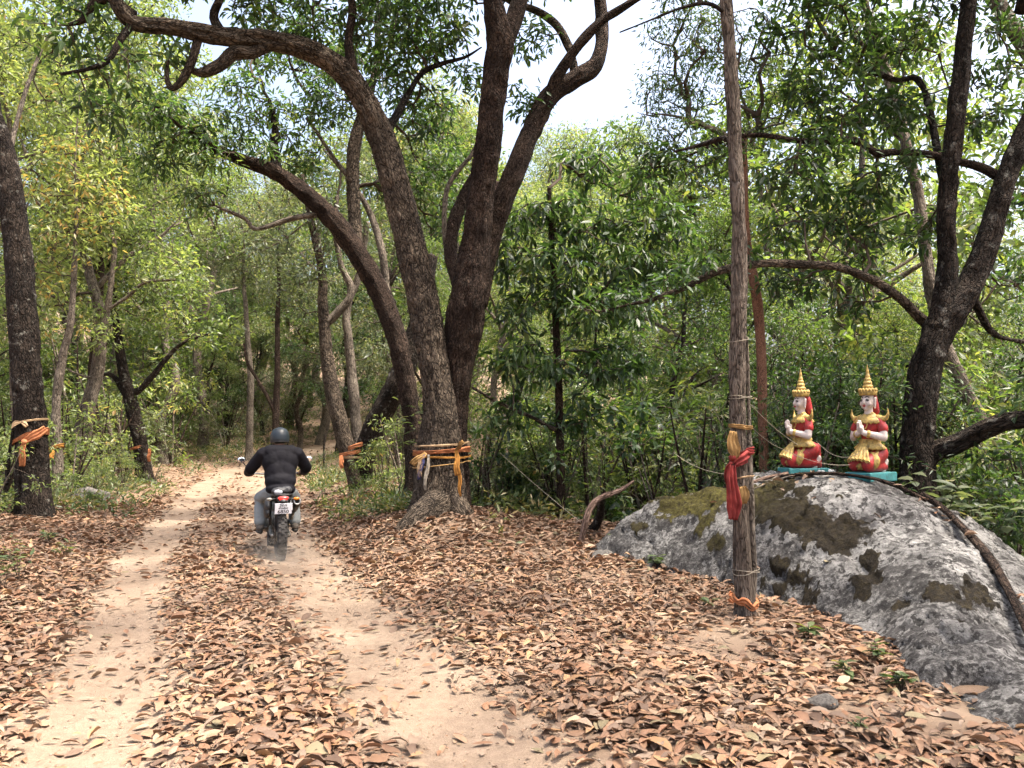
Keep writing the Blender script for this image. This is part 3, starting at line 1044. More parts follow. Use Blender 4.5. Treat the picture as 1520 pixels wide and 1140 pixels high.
# surface root
limb(old, px([(672, 715, 16, .1), (656, 740, 20, -.18), (634, 760, 21, -.42), (610, 782, 18, -.62), (588, 803, 14, -.75), (570, 820, 8, -.8)], YM, 1.1), BARK_GREY, 'root', 24, 0.04, 0.16, 21, 0, 0.03)
limb(old, px([(664, 725, 16, .0), (680, 755, 15, -.3), (694, 778, 12, -.42), (706, 800, 7, -.5)], YM, 1.1), BARK_GREY, 'root', 16, 0.05, 0.14, 22, 0, 0.02)
crown(old, bl([(500, 60, 60, .6), (560, 40, 60, .3), (620, 60, 55, .8), (590, 120, 50, 1.0), (650, 30, 60, .4), (700, 120, 35, .9), (640, 170, 45, 1.2), (785, 60, 35, .5), (778, 150, 38, .7), (800, 40, 25, .2), (440, 20, 60, .2),
              (380, 10, 45, -.3), (250, 70, 40, -1), (180, 110, 45, -1.6), (140, 160, 40, -1.7), (150, 30, 45, -1.5), (80, 60, 50, -1.8), (560, -60, 110, 0), (700, -70, 100, 0), (400, -70, 100, -1), (820, -80, 90, .5), (250, -70, 90, -1.3), (120, -60, 80, -1.6)], YM),
      LEAF_DARK, per=14, spray=0.24, L=0.145, W=0.05, droop=0.7, tint=(0.1, 0.85), q=1, dens=40)
# unseen high canopy added to its crown to shade the bank and track
limb(old, [(-0.4, 10.9, 8.9, .14), (0.3, 9.8, 9.6, .11), (1.0, 8.4, 10.0, .08), (1.6, 6.6, 10.2, .05)], BARK_RED, 'limb', 12, .1, .1, 23)
limb(old, [(-0.2, 11.4, 9.2, .12), (1.6, 11.2, 9.9, .09), (3.2, 10.4, 10.2, .05)], BARK_RED, 'limb', 12, .1, .1, 24)
limb(old, [(-5.0, 9.6, 7.6, .10), (-4.0, 8.3, 8.8, .07), (-2.6, 6.9, 9.4, .04)], BARK_GREY, 'limb', 12, .1, .1, 25)
SHADE_CANOPY = []
rsh = random.Random(3)
for k in range(84):
    SHADE_CANOPY.append((rsh.uniform(-3.4, 8.0), rsh.uniform(2.6, 11.5), rsh.uniform(9.0, 11.2), rsh.uniform(.5, .9)))
crown(old, [h for h in SHADE_CANOPY if h[0] < 3.0], LEAF_DARK, per=14, spray=0.28, L=0.16, W=0.06, droop=0.6, tint=(0.1, 0.85), q=0, dens=15)

# --- tree behind it whose long limb sweeps over the track
YB = 14.2
b1 = at(605, 745, YB)
swp = tree('leaning_tree', 'dark tree behind the old trunk with a long limb sweeping over the track', (b1.x, b1.y, hz(b1.x, b1.y)))
limb(swp, px([(617, 740, 17), (613, 650, 16), (602, 560, 18), (585, 490, 19), (561, 430, 20), (530, 375, 20, -.1), (498, 330, 20, -.2), (465, 298, 17, -.3), (430, 270, 15, -.4), (395, 250, 13, -.6), (355, 236, 11, -.7), (322, 222, 8.5, -.8), (295, 205, 5.5, -1), (265, 185, 3.5, -1.2), (235, 160, 2, -1.4), (205, 150, 1, -1.5)], YB), BARK_RED, 'trunk', 28, 0.06, 0.10, 31, 0.3, 0.025)
limb(swp, px([(548, 410, 13, .2), (530, 370, 13, .2), (525, 310, 12, .3), (523, 250, 12, .3), (528, 205, 12, .3), (545, 150, 9, .3), (560, 90, 7, .3), (560, 20, 5, .3)], YB), BARK_GREY, 'limb', 20, 0.07, 0.1, 32)
limb(swp, px([(412, 256, 9, -.4), (406, 220, 9, -.4), (408, 190, 7, -.4), (400, 150, 4, -.4)], YB), BARK_DARK, 'limb', 12, 0.07, 0.1, 33)
limb(swp, px([(590, 520, 9, .1), (575, 440, 7, .3), (568, 380, 7, .3), (555, 330, 6, .4), (535, 290, 5, .5), (500, 240, 4, .5), (455, 175, 3, .5)], YB), BARK_PALE, 'limb', 10, 0.07, 0.1, 34)
limb(swp, px([(470, 318, 5, -.3), (430, 325, 5, -.4), (380, 340, 4, -.5), (365, 325, 4, -.5), (330, 310, 3, -.7)], YB), BARK_PALE, 'limb', 8, 0.07, 0.1, 35)
crown(swp, bl([(330, 200, 50, -.6), (270, 180, 50, -1), (360, 150, 55, -.4), (420, 180, 45, -.2), (480, 150, 60, .2), (530, 100, 60, .3), (460, 60, 70, .5), (380, 80, 50, .2), (600, 280, 55, 1.0), (640, 230, 60, 1.0), (660, 320, 50, 1.2), (620, 170, 50, .8), (600, 20, 80, .6), (450, 240, 35, .4), (230, 230, 45, -1.0), (300, 290, 35, -.6), (330, 235, 30, -.9), (290, 225, 35, -1.1), (240, 180, 40, -1.3), (390, 225, 26, -.8), (210, 150, 40, -1.5)], YB),
      LEAF_DARK, per=13, spray=0.26, L=0.14, W=0.045, droop=0.6, tint=(0.3, 1.0), q=1, dens=46)

# --- clump of stems with orange cloth behind the rider
YC = 17.5
b2 = at(528, 712, YC)
clump = tree('multi_stem_tree', 'clump of crooked brown stems tied with orange cloth past the rider', (b2.x, b2.y, hz(b2.x, b2.y)))
limb(clump, px([(535, 725, 16), (522, 690, 16), (508, 640, 15), (495, 590, 14), (486, 540, 12), (482, 490, 11), (480, 450, 10), (478, 400, 8), (462, 330, 6), (450, 260, 5)], YC), BARK_GREY, 'trunk', 20, 0.07, 0.12, 41, 0.3)
limb(clump, px([(484, 480, 8), (500, 465, 8), (517, 445, 8), (520, 425, 7), (505, 390, 6), (498, 340, 5), (500, 290, 4)], YC), BARK_PALE, 'limb', 12, 0.07, 0.12, 42)
limb(clump, px([(528, 715, 12, .2), (530, 660, 10, .2), (527, 600, 9, .2), (522, 550, 9, .3), (517, 500, 8, .3), (515, 460, 7, .4), (535, 400, 6, .4), (545, 330, 5, .4)], YC), BARK_PALE, 'trunk', 14, 0.07, 0.12, 43)
limb(clump, px([(538, 712, 16, .1), (545, 668, 20, 0), (558, 630, 21, -.1), (575, 598, 22, -.2), (592, 565, 23, -.3), (610, 520, 20, -.3), (628, 450, 16, -.3), (640, 380, 12, -.3)], YC), BARK_DARK, 'trunk', 24, 0.07, 0.12, 44)
crown(clump, bl([(470, 400, 40), (500, 330, 50), (450, 300, 50), (540, 330, 45, .6), (430, 420, 35, .5), (520, 240, 60, .5), (460, 470, 25, .5), (400, 370, 40, .4), (560, 520, 22, .6)], YC), LEAF_GREY, per=12, spray=0.3, L=0.15, W=0.05, droop=0.5, q=0, dens=26)

# --- tree with the orange sash at the edge of the picture
YL = 13.0
b3 = at(45, 768, YL)
sasht = tree('sash_tree', 'straight dark-barked tree wearing a knotted orange sash', (b3.x, b3.y, hz(b3.x, b3.y)))
limb(sasht, px([(52, 790, 32), (50, 750, 28), (48, 700, 26), (46, 640, 25), (42, 580, 23.5), (36, 500, 23), (30, 420, 22), (24, 350, 21), (14, 280, 20), (2, 220, 19), (-18, 150, 18), (-40, 60, 16), (-50, -40, 14), (-40, -140, 10)], YL, .82), BARK_DARK, 'trunk', 40, 0.05, 0.10, 51, 0.25, 0.03)
limb(sasht, px([(-48, -30, 9), (10, -80, 7, -.5), (70, -120, 5, -.8)], YL), BARK_DARK, 'limb', 12, 0.08, 0.1, 52)
limb(sasht, px([(-30, 100, 8), (-70, 30, 7), (-120, -60, 5)], YL), BARK_DARK, 'limb', 12, 0.08, 0.1, 53)
limb(sasht, px([(10, 250, 5), (28, 170, 4, .3), (55, 90, 3, .6), (90, 20, 2, .9)], YL), BARK_PALE, 'limb', 8, 0.08, 0.1, 54)
crown(sasht, bl([(30, -60, 90), (110, -90, 80, -.5), (-100, -60, 110), (40, 60, 60, 1.), (100, 30, 60, 1), (-60, -150, 120), (60, 150, 50, 1.5), (-140, 40, 90)], YL), LEAF_YEL, per=14, spray=0.28, L=0.15, W=0.05, droop=0.6, tint=(0.2, .8), q=1, dens=15)

# --- slender tree with the red cloth, in front of the boulder
YT = 6.62
b4 = at(1108, 915, YT)
slim = tree('slender_tree', 'slender straight tree with a dark red cloth tied on, rooted at the boulder foot', (b4.x, b4.y, hz(b4.x, b4.y)))
limb(slim, px([(1109, 935, 21), (1107, 890, 19), (1102, 830, 18), (1100, 760, 17.5), (1097, 690, 17), (1095, 600, 16.5), (1095, 500, 16.5), (1098, 400, 16), (1096, 320, 15), (1091, 220, 14.5), (1086, 120, 13.5), (1079, 20, 12.5), (1075, -60, 12), (1078, -200, 10)], YT, .70), BARK_THIN, 'trunk', 36, 0.03, 0.07, 61, 0.12, 0.012)
limb(slim, px([(1112, 930, 7, -.02), (1119, 860, 6, .03), (1117, 790, 5.5, .0), (1113, 700, 5, .0), (1112, 640, 4.5, .02), (1110, 560, 3.5, .02), (1109, 500, 2, 0)], YT), BARK_PALE, 'vine', 10, 0.04, 0.12, 62)
limb(slim, px([(1078, 20, 4), (1050, 5, 3.5, -.1), (1010, 12, 3, -.2), (960, 32, 2, -.3), (920, 48, 1.2, -.4)], YT), BARK_DARK, 'twig', 8, 0.05, 0.1, 63)
limb(slim, px([(1095, 250, 3, .2), (1085, 215, 6, .25), (1075, 205, 5, .3), (1040, 215, 4, .4), (1000, 225, 2, .5)], YT + .1), BARK_DARK, 'twig', 8, 0.04, 0.1, 64)
crown(slim, bl([(1010, -80, 80), (1120, -120, 90), (1200, -90, 70, .5), (1040, -160, 90), (960, -90, 50)], YT), LEAF_DARK, per=14, spray=0.17, L=0.11, W=0.035, q=1, dens=40)

# --- reddish smooth stem behind it
YR = 10.4
b5 = at(1133, 715, YR)
red = tree('red_stem_tree', 'smooth rusty-red stem standing behind the slender cloth-tied tree', (b5.x, b5.y, hz(b5.x, b5.y)))
_g5 = hz(b5.x, b5.y)
limb(red, [(b5.x, b5.y, _g5 - 0.1, 0.10)] + px([(1134, 700, 9), (1132, 620, 8.5), (1131, 540, 9), (1126, 460, 9.5), (1118, 410, 9), (1110, 370, 8), (1106, 320, 7), (1105, 250, 6), (1104, 200, 5)], YR), BARK_ORANGE, 'trunk', 18, 0.06, 0.1, 71, 0, 0.004)
crown(red, bl([(1060, 120, 75, .3), (1010, 190, 60), (1090, 60, 80, .3), (1040, 60, 60), (1140, 170, 60, .5), (1050, 240, 55, .2), (1000, 130, 55, .4), (1150, 80, 50, .4), (1090, 210, 45, 0), (985, 60, 45, .3), (975, 150, 40, .3), (985, 240, 40, .2), (1010, 20, 55, .2), (970, 200, 35, .2)], YR), LEAF_DARK, per=22, spray=0.22, L=0.085, W=0.022, droop=0.8, tint=(0.05, .9), q=0, dens=42)

# --- big forked tree beside the statues
YF = 9.6
b6 = at(1365, 735, YF)
fork = tree('forked_tree', 'dark rough forked tree with low spreading limb beside the statues', (b6.x, b6.y, min(hz(b6.x, b6.y), b6.z - .3)))
limb(fork, [(b6.x, b6.y, hz(b6.x, b6.y) - 0.2, 0.34)] + px([(1362, 735, 30), (1362, 690, 27), (1364, 640, 26), (1368, 580, 26), (1378, 530, 26), (1395, 490, 27), (1415, 462, 26), (1440, 425, 20), (1460, 380, 18), (1475, 335, 17), (1490, 280, 16), (1510, 225, 16), (1545, 150, 15), (1590, 60, 12)], YF, .86), BARK_DARK, 'trunk', 44, 0.045, 0.12, 81, 0, 0.035)
limb(fork, px([(1392, 490, 20), (1402, 440, 16), (1408, 390, 15), (1406, 330, 14), (1410, 260, 14), (1418, 180, 13.5), (1428, 90, 13), (1438, 10, 12), (1445, -80, 11), (1450, -200, 8)], YF - .05, .9), BARK_DARK, 'trunk', 34, 0.05, 0.1, 82, 0, 0.03)
limb(fork, px([(1362, 690, 22), (1385, 672, 19, -.05), (1415, 660, 18, -.2), (1450, 642, 18, -.3), (1485, 628, 18, -.5), (1530, 620, 18, -.7), (1600, 590, 15, -1)], YF), BARK_DARK, 'limb', 28, 0.05, 0.12, 83, 0, 0.03)
limb(fork, px([(1385, 490, 13), (1362, 468, 9, -.1), (1335, 442, 8.5, -.2), (1300, 418, 8, -.3), (1262, 402, 8, -.4), (1225, 394, 8, -.5), (1180, 392, 7.5, -.5), (1120, 392, 7, -.5), (1065, 403, 6.5, -.5), (1020, 425, 5.5, -.4), (975, 442, 4.5, -.4), (930, 453, 3, -.3), (890, 462, 2, -.3), (850, 455, 1, -.3)], YF + .4), BARK_GREY, 'limb', 18, 0.06, 0.1, 84, 0, 0.015)
limb(fork, px([(1482, 262, 9, .1), (1455, 248, 8.5, .2), (1420, 240, 7.5, .3), (1380, 230, 7, .4), (1335, 226, 7, .4), (1300, 228, 7.5, .3), (1285, 216, 7, .3), (1262, 208, 7, .3), (1225, 210, 6, .3), (1180, 208, 5.5, .4), (1130, 200, 5, .5), (1085, 205, 5, .6), (1040, 222, 3.5, .6), (990, 245, 2, .6), (950, 250, 1, .6)], YF), BARK_RED, 'limb', 14, 0.06, 0.12, 85, 0, 0.01)
limb(fork, px([(1405, 300, 7), (1370, 130, 6, .5), (1330, 120, 5, .6), (1280, 100, 4, .7), (1230, 80, 3, .7)], YF + .3), BARK_DARK, 'limb', 10, 0.07, 0.1, 86)
limb(fork, px([(1440, 430, 7, .1), (1470, 490, 6, .3), (1505, 505, 4, .4), (1560, 510, 3, .5)], YF + .2), BARK_DARK, 'limb', 10, 0.07, 0.1, 87)
crown(fork, bl([(1180, 260, 60), (1240, 300, 55, .5), (1290, 290, 50, .4), (1180, 330, 50, .6), (1240, 160, 60, .5), (1300, 170, 55, .8), (1350, 160, 50, .8), (1260, 80, 60, .8), (1330, 60, 60, 1.0), (1200, 120, 50, .7), (1180, 30, 60, .6), (1260, 0, 60, .6), (1480, 100, 45, .6),
               (1370, 340, 45, .7), (1280, 360, 45, .4), (1210, 410, 40, .5), (1300, 400, 35, .8), (1480, 180, 40, .4), (1500, 400, 45, .9), (1520, 300, 40, .6), (1380, 20, 50, .6), (1500, 20, 55, .8), (1160, 420, 35, .4), (1260, 460, 35, .8), (1230, 220, 50, .2), (1340, 250, 40, .2), (1400, -80, 90), (1250, -90, 90), (1540, -60, 90), (1560, 620, 50, -.8), (1550, 560, 50, -.6), (1060, 385, 28, 0), (1000, 420, 35, 0), (940, 440, 35, .1), (890, 455, 30, .1), (1110, 375, 22, 0), (1000, 230, 40, .6), (960, 250, 35, .6), (1060, 225, 30, .5)], YF),
      LEAF_DARK, per=12, spray=0.22, L=0.14, W=0.05, droop=0.6, tint=(0.0, 0.8), q=1, dens=44)

limb(fork, [(6.6, 9.6, 7.0, .10), (6.2, 8.2, 8.4, .09), (5.6, 6.4, 9.6, .06), (5.2, 4.4, 10.0, .03)], BARK_DARK, 'limb', 12, .1, .1, 88)
crown(fork, [h for h in SHADE_CANOPY if h[0] >= 3.0], LEAF_DARK, per=14, spray=0.28, L=0.16, W=0.06, droop=0.6, tint=(0.1, 0.85), q=0, dens=15)  # rest of the canopy added out of view to shade the ground

# --- pale leaning trunks behind the forked tree
YP = 13.0
b7 = at(1505, 760, YP)
pale = tree('pale_leaning_tree', 'pale grey trunk leaning behind the forked tree', (b7.x, b7.y, hz(b7.x, b7.y)))
limb(pale, [(b7.x + .5, b7.y, hz(b7.x, b7.y) - .1, .2)] + px([(1485, 690, 15), (1450, 620, 14), (1420, 555, 13), (1398, 500, 12), (1382, 430, 11), (1372, 360, 10), (1362, 290, 10), (1346, 220, 9.5), (1325, 140, 9), (1305, 70, 8.5), (1285, 10, 8), (1265, -60, 7)], YP), BARK_PALE, 'trunk', 20, 0.07, 0.1, 91)
limb(pale, px([(1345, 215, 4), (1310, 180, 4, .2), (1275, 155, 3, .4), (1240, 130, 2, .5)], YP), BARK_GREY, 'limb', 8, 0.08, 0.1, 92)
crown(pale, bl([(1270, -40, 90), (1200, 150, 55, .5), (1400, 90, 60, .8), (1160, 60, 60, .8), (1300, 40, 60), (1420, 300, 50, 1), (1180, 240, 45, 1), (1440, 180, 50, .8)], YP), LEAF_MID, per=12, spray=0.28, L=0.14, W=0.05, tint=(.2, 1), q=0, dens=16)
YQ = 11.4
b8 = at(1640, 700, YQ)
pale2 = tree('pale_leaning_tree', 'thick pale trunk leaning in from outside above the forked tree', (b8.x, b8.y, hz(b8.x, b8.y)))
limb(pale2, [(b8.x, b8.y, hz(b8.x, b8.y) - .1, .2)] + px([(1632, 500, 18), (1590, 250, 17), (1545, 110, 16), (1510, 50, 15), (1480, 5, 14), (1450, -50, 12)], YQ), BARK_PALE, 'trunk', 20, 0.07, 0.1, 93)
crown(pale2, bl([(1470, -60, 80), (1560, 60, 60, .5), (1600, 180, 60, .5), (1540, 380, 50, .8)], YQ), LEAF_MID, per=12, spray=0.24, L=0.13, W=0.045, q=0, dens=18)

# --- broad-leaved sapling right of the old tree
YS = 12.6
b9 = at(832, 800, YS)
sap = tree('sapling', 'young tree with big drooping dark leaves next to the old trunk', (b9.x, b9.y, hz(b9.x, b9.y)))
limb(sap, [(b9.x, b9.y, hz(b9.x, b9.y) - .1, .1)] + px([(833, 780, 9), (832, 690, 8), (830, 600, 7.5), (826, 500, 7), (822, 420, 6), (818, 340, 5), (815, 280, 4)], YS), BARK_RED, 'trunk', 14, 0.07, 0.08, 95, 0, 0.004)
limb(sap, px([(828, 640, 4), (790, 620, 3.5, -.2), (745, 600, 3, -.4), (700, 575, 2.5, -.6)], YS), BARK_GREY, 'limb', 8, 0.07, 0.1, 96)
crown(sap, bl([(800, 330, 60), (860, 320, 55), (820, 400, 60, -.3), (760, 390, 40), (900, 380, 55), (940, 340, 50, .3), (860, 450, 60, -.2), (770, 470, 45), (930, 450, 55), (800, 540, 55, -.3), (880, 540, 55), (740, 540, 30), (960, 400, 45, .3), (870, 250, 50, .6), (950, 280, 50, .5), (930, 530, 45, .2), (760, 610, 40, -.2), (850, 610, 40, .2), (1000, 330, 45, .5), (1010, 400, 40, .4)], YS),
      LEAF_DARK, per=11, spray=0.25, L=0.19, W=0.06, droop=0.9, tint=(0.0, 0.85), q=1, dens=36)

# --- far track-side trunks on the other side
def side_tree(label, rows, Y, mat, clumps, lm, seed, extra=(), name='trackside_tree', seg=18, dens=24, tint=(.15, .85)):
    b = at(rows[0][0], rows[0][1], Y)
    r_ = tree(name, label, (b.x, b.y, hz(b.x, b.y)))
    P = px(rows, Y)
    P = [(P[0][0], P[0][1], hz(b.x, b.y) - 0.1, P[0][3] * 1.15)] + P
    a_, b_ = np.array(P[-2]), np.array(P[-1])
    for q_, f_ in ((1.0, .7), (2.1, .4), (3.3, .15)):
        e_ = b_ + (b_ - a_) * q_
        P.append((e_[0] + random.uniform(-.15, .15), e_[1], e_[2], b_[3] * f_))
    limb(r_, P, mat, 'trunk', seg, 0.09, 0.1, seed, 0.25, 0.02)
    for k, e in enumerate(extra):
        limb(r_, px(e, Y), mat, 'limb', 10, 0.09, 0.1, seed + 1 + k)
    crown(r_, bl(clumps, Y), lm, per=12, spray=0.32, L=0.16, W=0.055, q=0, dens=dens, tint=tint)
    return r_


side_tree('dark tree leaning to the track with a thin orange ribbon low on its trunk', [(212, 700, 13), (208, 660, 11.5), (200, 625, 12), (192, 590, 12), (184, 560, 10), (178, 520, 8), (170, 460, 6), (160, 380, 4)], 22.0, BARK_DARK,
          [(150, 400, 45), (200, 430, 45), (250, 470, 45), (280, 420, 45, 1), (180, 340, 55), (240, 370, 50), (300, 500, 30), (140, 480, 30)], LEAF_MID, 101,
          [[(188, 588, 7), (205, 580, 6), (225, 560, 5), (245, 535, 4), (270, 510, 3), (310, 495, 2)], [(186, 585, 6), (172, 562, 5), (158, 555, 3.5), (150, 560, 2)]])
side_tree('brown trunk half hidden by shrubs with rust-coloured cloth round it', [(142, 700, 12), (142, 650, 11), (138, 600, 9), (138, 540, 8), (145, 470, 7), (150, 400, 5)], 21.0, BARK_RED,
          [(120, 420, 50), (160, 380, 50, .6), (100, 350, 50), (130, 300, 60), (190, 300, 55)], LEAF_YEL, 111)
side_tree('silvery trunk leaning across a brown one in the undergrowth', [(126, 680, 8), (133, 620, 8), (142, 570, 7.5), (150, 520, 7), (158, 470, 6), (165, 420, 5), (170, 370, 4)], 19.0, BARK_PALE,
          [(180, 340, 60), (130, 330, 50), (220, 400, 35), (150, 260, 60), (200, 260, 55)], LEAF_YEL, 121,
          [[(152, 545, 3), (135, 560, 2.5), (115, 555, 2), (95, 545, 1.5)], [(160, 460, 3), (190, 440, 3), (215, 420, 2.5), (260, 415, 2)]])
side_tree('pale slim trunk with yellow cloth strip behind the sash tree', [(86, 715, 10), (84, 660, 9), (83, 600, 8), (88, 560, 8), (95, 520, 7), (105, 480, 6), (110, 400, 5)], 16.5, BARK_PALE,
          [(100, 360, 60), (70, 420, 45), (140, 300, 60), (80, 270, 60), (120, 220, 60), (60, 480, 30)], LEAF_YEL, 131, tint=(.3, .95))
side_tree('straight pale brown trunk beyond the bend of the track', [(370, 672, 7), (371, 620, 6.5), (372, 560, 6), (368, 510, 5), (365, 460, 4)], 33.0, BARK_PALE,
          [(340, 400, 40), (390, 410, 40), (365, 350, 50), (310, 370, 40), (400, 330, 45)], LEAF_GREY, 141)
side_tree('dark trunk with yellow cloth band straight beyond the rider', [(410, 672, 7), (409, 640, 6.5), (410, 600, 6), (412, 550, 5.5), (412, 480, 4.5), (414, 420, 3)], 31.0, BARK_RED,
          [(410, 430, 35), (440, 380, 45), (400, 350, 45), (450, 440, 35), (430, 300, 50)], LEAF_GREY, 151,
          [[(407, 610, 4), (395, 585, 3.5), (380, 560, 3), (368, 540, 2.5), (362, 510, 2)]])

# ------------------------------------------------------------------ woodland: a few kinds, copied one by one
def wood_tree(kind, H, seed, mat, bmat, spread, low, leafL, nclump, per=15, asp=0.36):
    """kind grows around the origin, H metres tall"""
    rs = np.random.default_rng(seed)
    root = empty(kind, (0, 0, 0))
    P = [(0, 0, -0.4, H * 0.017)]
    x = y = 0.0
    for k in range(1, 9):
        x += rs.normal(0, 0.019) * H
        y += rs.normal(0, 0.019) * H
        P.append((x, y, H * 0.9 * k / 8, H * 0.0145 * (1 - 0.85 * k / 8) + 0.01))
    limb(root, P, bmat, 'trunk', 12, 0.22, 0.13, seed, 0.2, 0.008)
    pts = np.array(P)
    for k in range(6):
        h0 = rs.uniform(max(0.25, low), 0.8)
        j = h0 * 8 / 0.9
        j0 = min(int(j), 7)
        p0 = pts[j0] + (pts[j0 + 1] - pts[j0]) * (j - j0)
        an = rs.uniform(0, 6.28)
        ln = spread * H * rs.uniform(0.6, 1.0) * (1.15 - 0.6 * h0)
        d = np.array([math.cos(an), math.sin(an), 0])
        rows = [(p0[0], p0[1], p0[2], H * 0.006), *[(p0[0] + d[0] * ln * t + rs.normal(0, .04) * H * t, p0[1] + d[1] * ln * t + rs.normal(0, .04) * H * t, p0[2] + H * 0.16 * t ** 0.8, H * 0.006 * (1.1 - t)) for t in (0.35, 0.7, 1.0)]]
        limb(root, rows, bmat, 'limb', 7, 0.25, 0.1, seed + k)
    blobs = []
    for k in range(nclump):
        hh = low + (1.02 - low) * rs.random() ** 0.85
        prof = math.sin(math.pi * min(0.97, max(0.06, (hh - low + 0.12) / (1.16 - low)))) ** 0.7
        an = rs.uniform(0, 6.28)
        rad = spread * H * prof * math.sqrt(rs.uniform(0.05, 1))
        ax = np.interp(hh, pts[:, 2] / H, pts[:, 0])
        ay = np.interp(hh, pts[:, 2] / H, pts[:, 1])
        blobs.append((ax + math.cos(an) * rad, ay + math.sin(an) * rad, hh * H, H * rs.uniform(0.045, 0.085)))
    crown(root, blobs, mat, per=per, spray=0.34, L=leafL, W=leafL * asp, droop=0.45, tint=(0.1, 0.9), q=0, dens=11, rscale=0.005)
    remember(root)
    return root


def shrub(kind, H, seed, mat, leafL, nclump, W=0.36, per=14, spread=0.5):
    rs = np.random.default_rng(seed)
    root = empty(kind, (0, 0, 0))
    nodes = [np.array([[0, 0, 0.02]])]
    for k in range(5):
        an = rs.uniform(0, 6.28)
        d = np.array([math.cos(an), math.sin(an)]) * rs.uniform(0.15, 0.4) * H
        rows = [(0, 0, -0.15, 0.012 * H), (d[0] * .3, d[1] * .3, H * .3, 0.01 * H), (d[0] * .7, d[1] * .7, H * .6, 0.007 * H), (d[0], d[1], H * .85, 0.003 * H)]
        limb(root, rows, BARK_PALE if k % 2 else BARK_RED, 'stem', 6, 0.15, 0.1, seed + k)
    blobs = []
    for k in range(nclump):
        hh = rs.random() ** 0.8
        an = rs.uniform(0, 6.28)
        rad = spread * H * math.sqrt(rs.random()) * (0.5 + 0.6 * math.sin(math.pi * (0.15 + 0.75 * hh)))
        blobs.append((math.cos(an) * rad, math.sin(an) * rad, (0.1 + 0.88 * hh) * H, H * rs.uniform(0.10, 0.17)))
    crown(root, blobs, mat, per=per, spray=0.2, L=leafL, W=leafL * W, droop=0.4, tint=(0.05, 0.9), q=0, dens=26, rscale=0.003)
    remember(root)
    return root


KINDS = {
    'a': wood_tree('woodland_tree', 12.0, 201, LEAF_MID, BARK_PALE, 0.26, 0.30, 0.19, 46, 12, 0.46),
    'b': wood_tree('woodland_tree', 12.0, 222, LEAF_YEL, BARK_PALE, 0.24, 0.28, 0.135, 46, 20),
    'c': wood_tree('woodland_tree', 12.0, 243, LEAF_GREY, BARK_GREY, 0.25, 0.25, 0.12, 44, 24),
    'd': wood_tree('woodland_tree', 12.0, 264, LEAF_DARK, BARK_DARK, 0.26, 0.22, 0.14, 48, 16, 0.5),
    'e': wood_tree('woodland_tree', 12.0, 285, LEAF_MID, BARK_DARK, 0.22, 0.12, 0.12, 50, 20),
}
SHRUBS = {
    's': shrub('shrub', 2.2, 301, LEAF_MID, 0.12, 15, 0.24, 18),
    't': shrub('shrub', 2.2, 312, LEAF_DARK, 0.15, 15, 0.5, 11),
    'u': shrub('shrub', 2.2, 323, LEAF_GREY, 0.11, 15, 0.3),
    'v': shrub('shrub', 2.2, 334, LEAF_DARK, 0.085, 17, 0.26, 22),
    'w': shrub('shrub', 2.2, 345, LEAF_YEL, 0.12, 13),
}
SHRUBS['x'] = shrub('dry_shrub', 2.2, 356, LEAF_YEL, 0.10, 9, 0.3, 2)
USED = set()


def plant(src, x, y, scale, label, cat, group, rz=None, z=None):
    if src.name in USED:
        o = copy_tree(src)
    else:
        USED.add(src.name)
        o = src
    o.location = (x, y, (hz(x, y) if z is None else z) - 0.03)
    o.rotation_euler = (random.uniform(-.05, .05), random.uniform(-.05, .05), random.uniform(0, 6.28) if rz is None else rz)
    s = scale
    o.scale = (s * random.uniform(.92, 1.1), s * random.uniform(.92, 1.1), s)
    tag(o, label, cat, group)
    return o


def wood(kind, pxx, Y, top, label, group):
    """a woodland tree at that bearing and depth whose top shows at pixel row top"""
    p = at(pxx, 640, Y)
    z0 = hz(p.x, Y)
    zt = at(pxx, top, Y).z
    plant(KINDS[kind], p.x, Y, max(0.35, (zt - z0) / 12.3), LOOK[kind] + ' ' + label, 'tree', group)


LOOK = {'a': 'mid-green pale-barked', 'b': 'yellow-green pale-barked', 'c': 'grey-green', 'd': 'dark-leaved', 'e': 'mid-green dark-barked'}
G1 = ('woodland tree in the forest bordering the track opposite the boulder', 'woodland trees bordering the track opposite the boulder')
G2 = ('woodland tree in the dense forest beyond the bend of the track', 'woodland trees beyond the bend')
G3 = ('woodland tree growing down the slope behind the boulder', 'woodland trees down the slope')
G4 = ('woodland tree seen far off past the old trunk', 'far woodland trees past the old trunk')
rt = random.Random(5)
for kind, x_, Y_, t_ in [('b', 20, 18, 40), ('b', 130, 20, -40), ('b', -40, 22, -100), ('b', 160, 31, 40), ('a', 250, 30, 150), ('b', 300, 36, 170), ('b', 110, 42, 90),
                         ('a', -90, 30, -60), ('b', 200, 48, 120), ('c', -20, 48, 60), ('a', 90, 60, 130), ('b', 180, 65, 170), ('a', 270, 55, 200), ('c', 230, 38, 260), ('e', 40, 30, 330), ('e', 95, 36, 340), ('e', -10, 25, 350), ('e', 150, 40, 330)]:
    wood(kind, x_, Y_, t_, *G1)
for kind, x_, Y_, t_ in [('c', 330, 44, 260), ('b', 380, 50, 230), ('c', 430, 46, 280), ('a', 470, 40, 200), ('c', 300, 56, 240), ('c', 350, 62, 250), ('b', 410, 66, 240), ('d', 460, 56, 300), ('a', 520, 52, 180), ('c', 560, 44, 220),
                         ('d', 500, 34, 330), ('c', 445, 38, 400), ('d', 330, 40, 420), ('c', 280, 44, 380), ('e', 390, 42, 420), ('d', 250, 40, 440), ('e', 310, 36, 480), ('d', 430, 50, 430), ('e', 350, 52, 400), ('c', 480, 62, 260), ('a', 540, 66, 180)]:
    wood(kind, x_, Y_, t_, *G2)
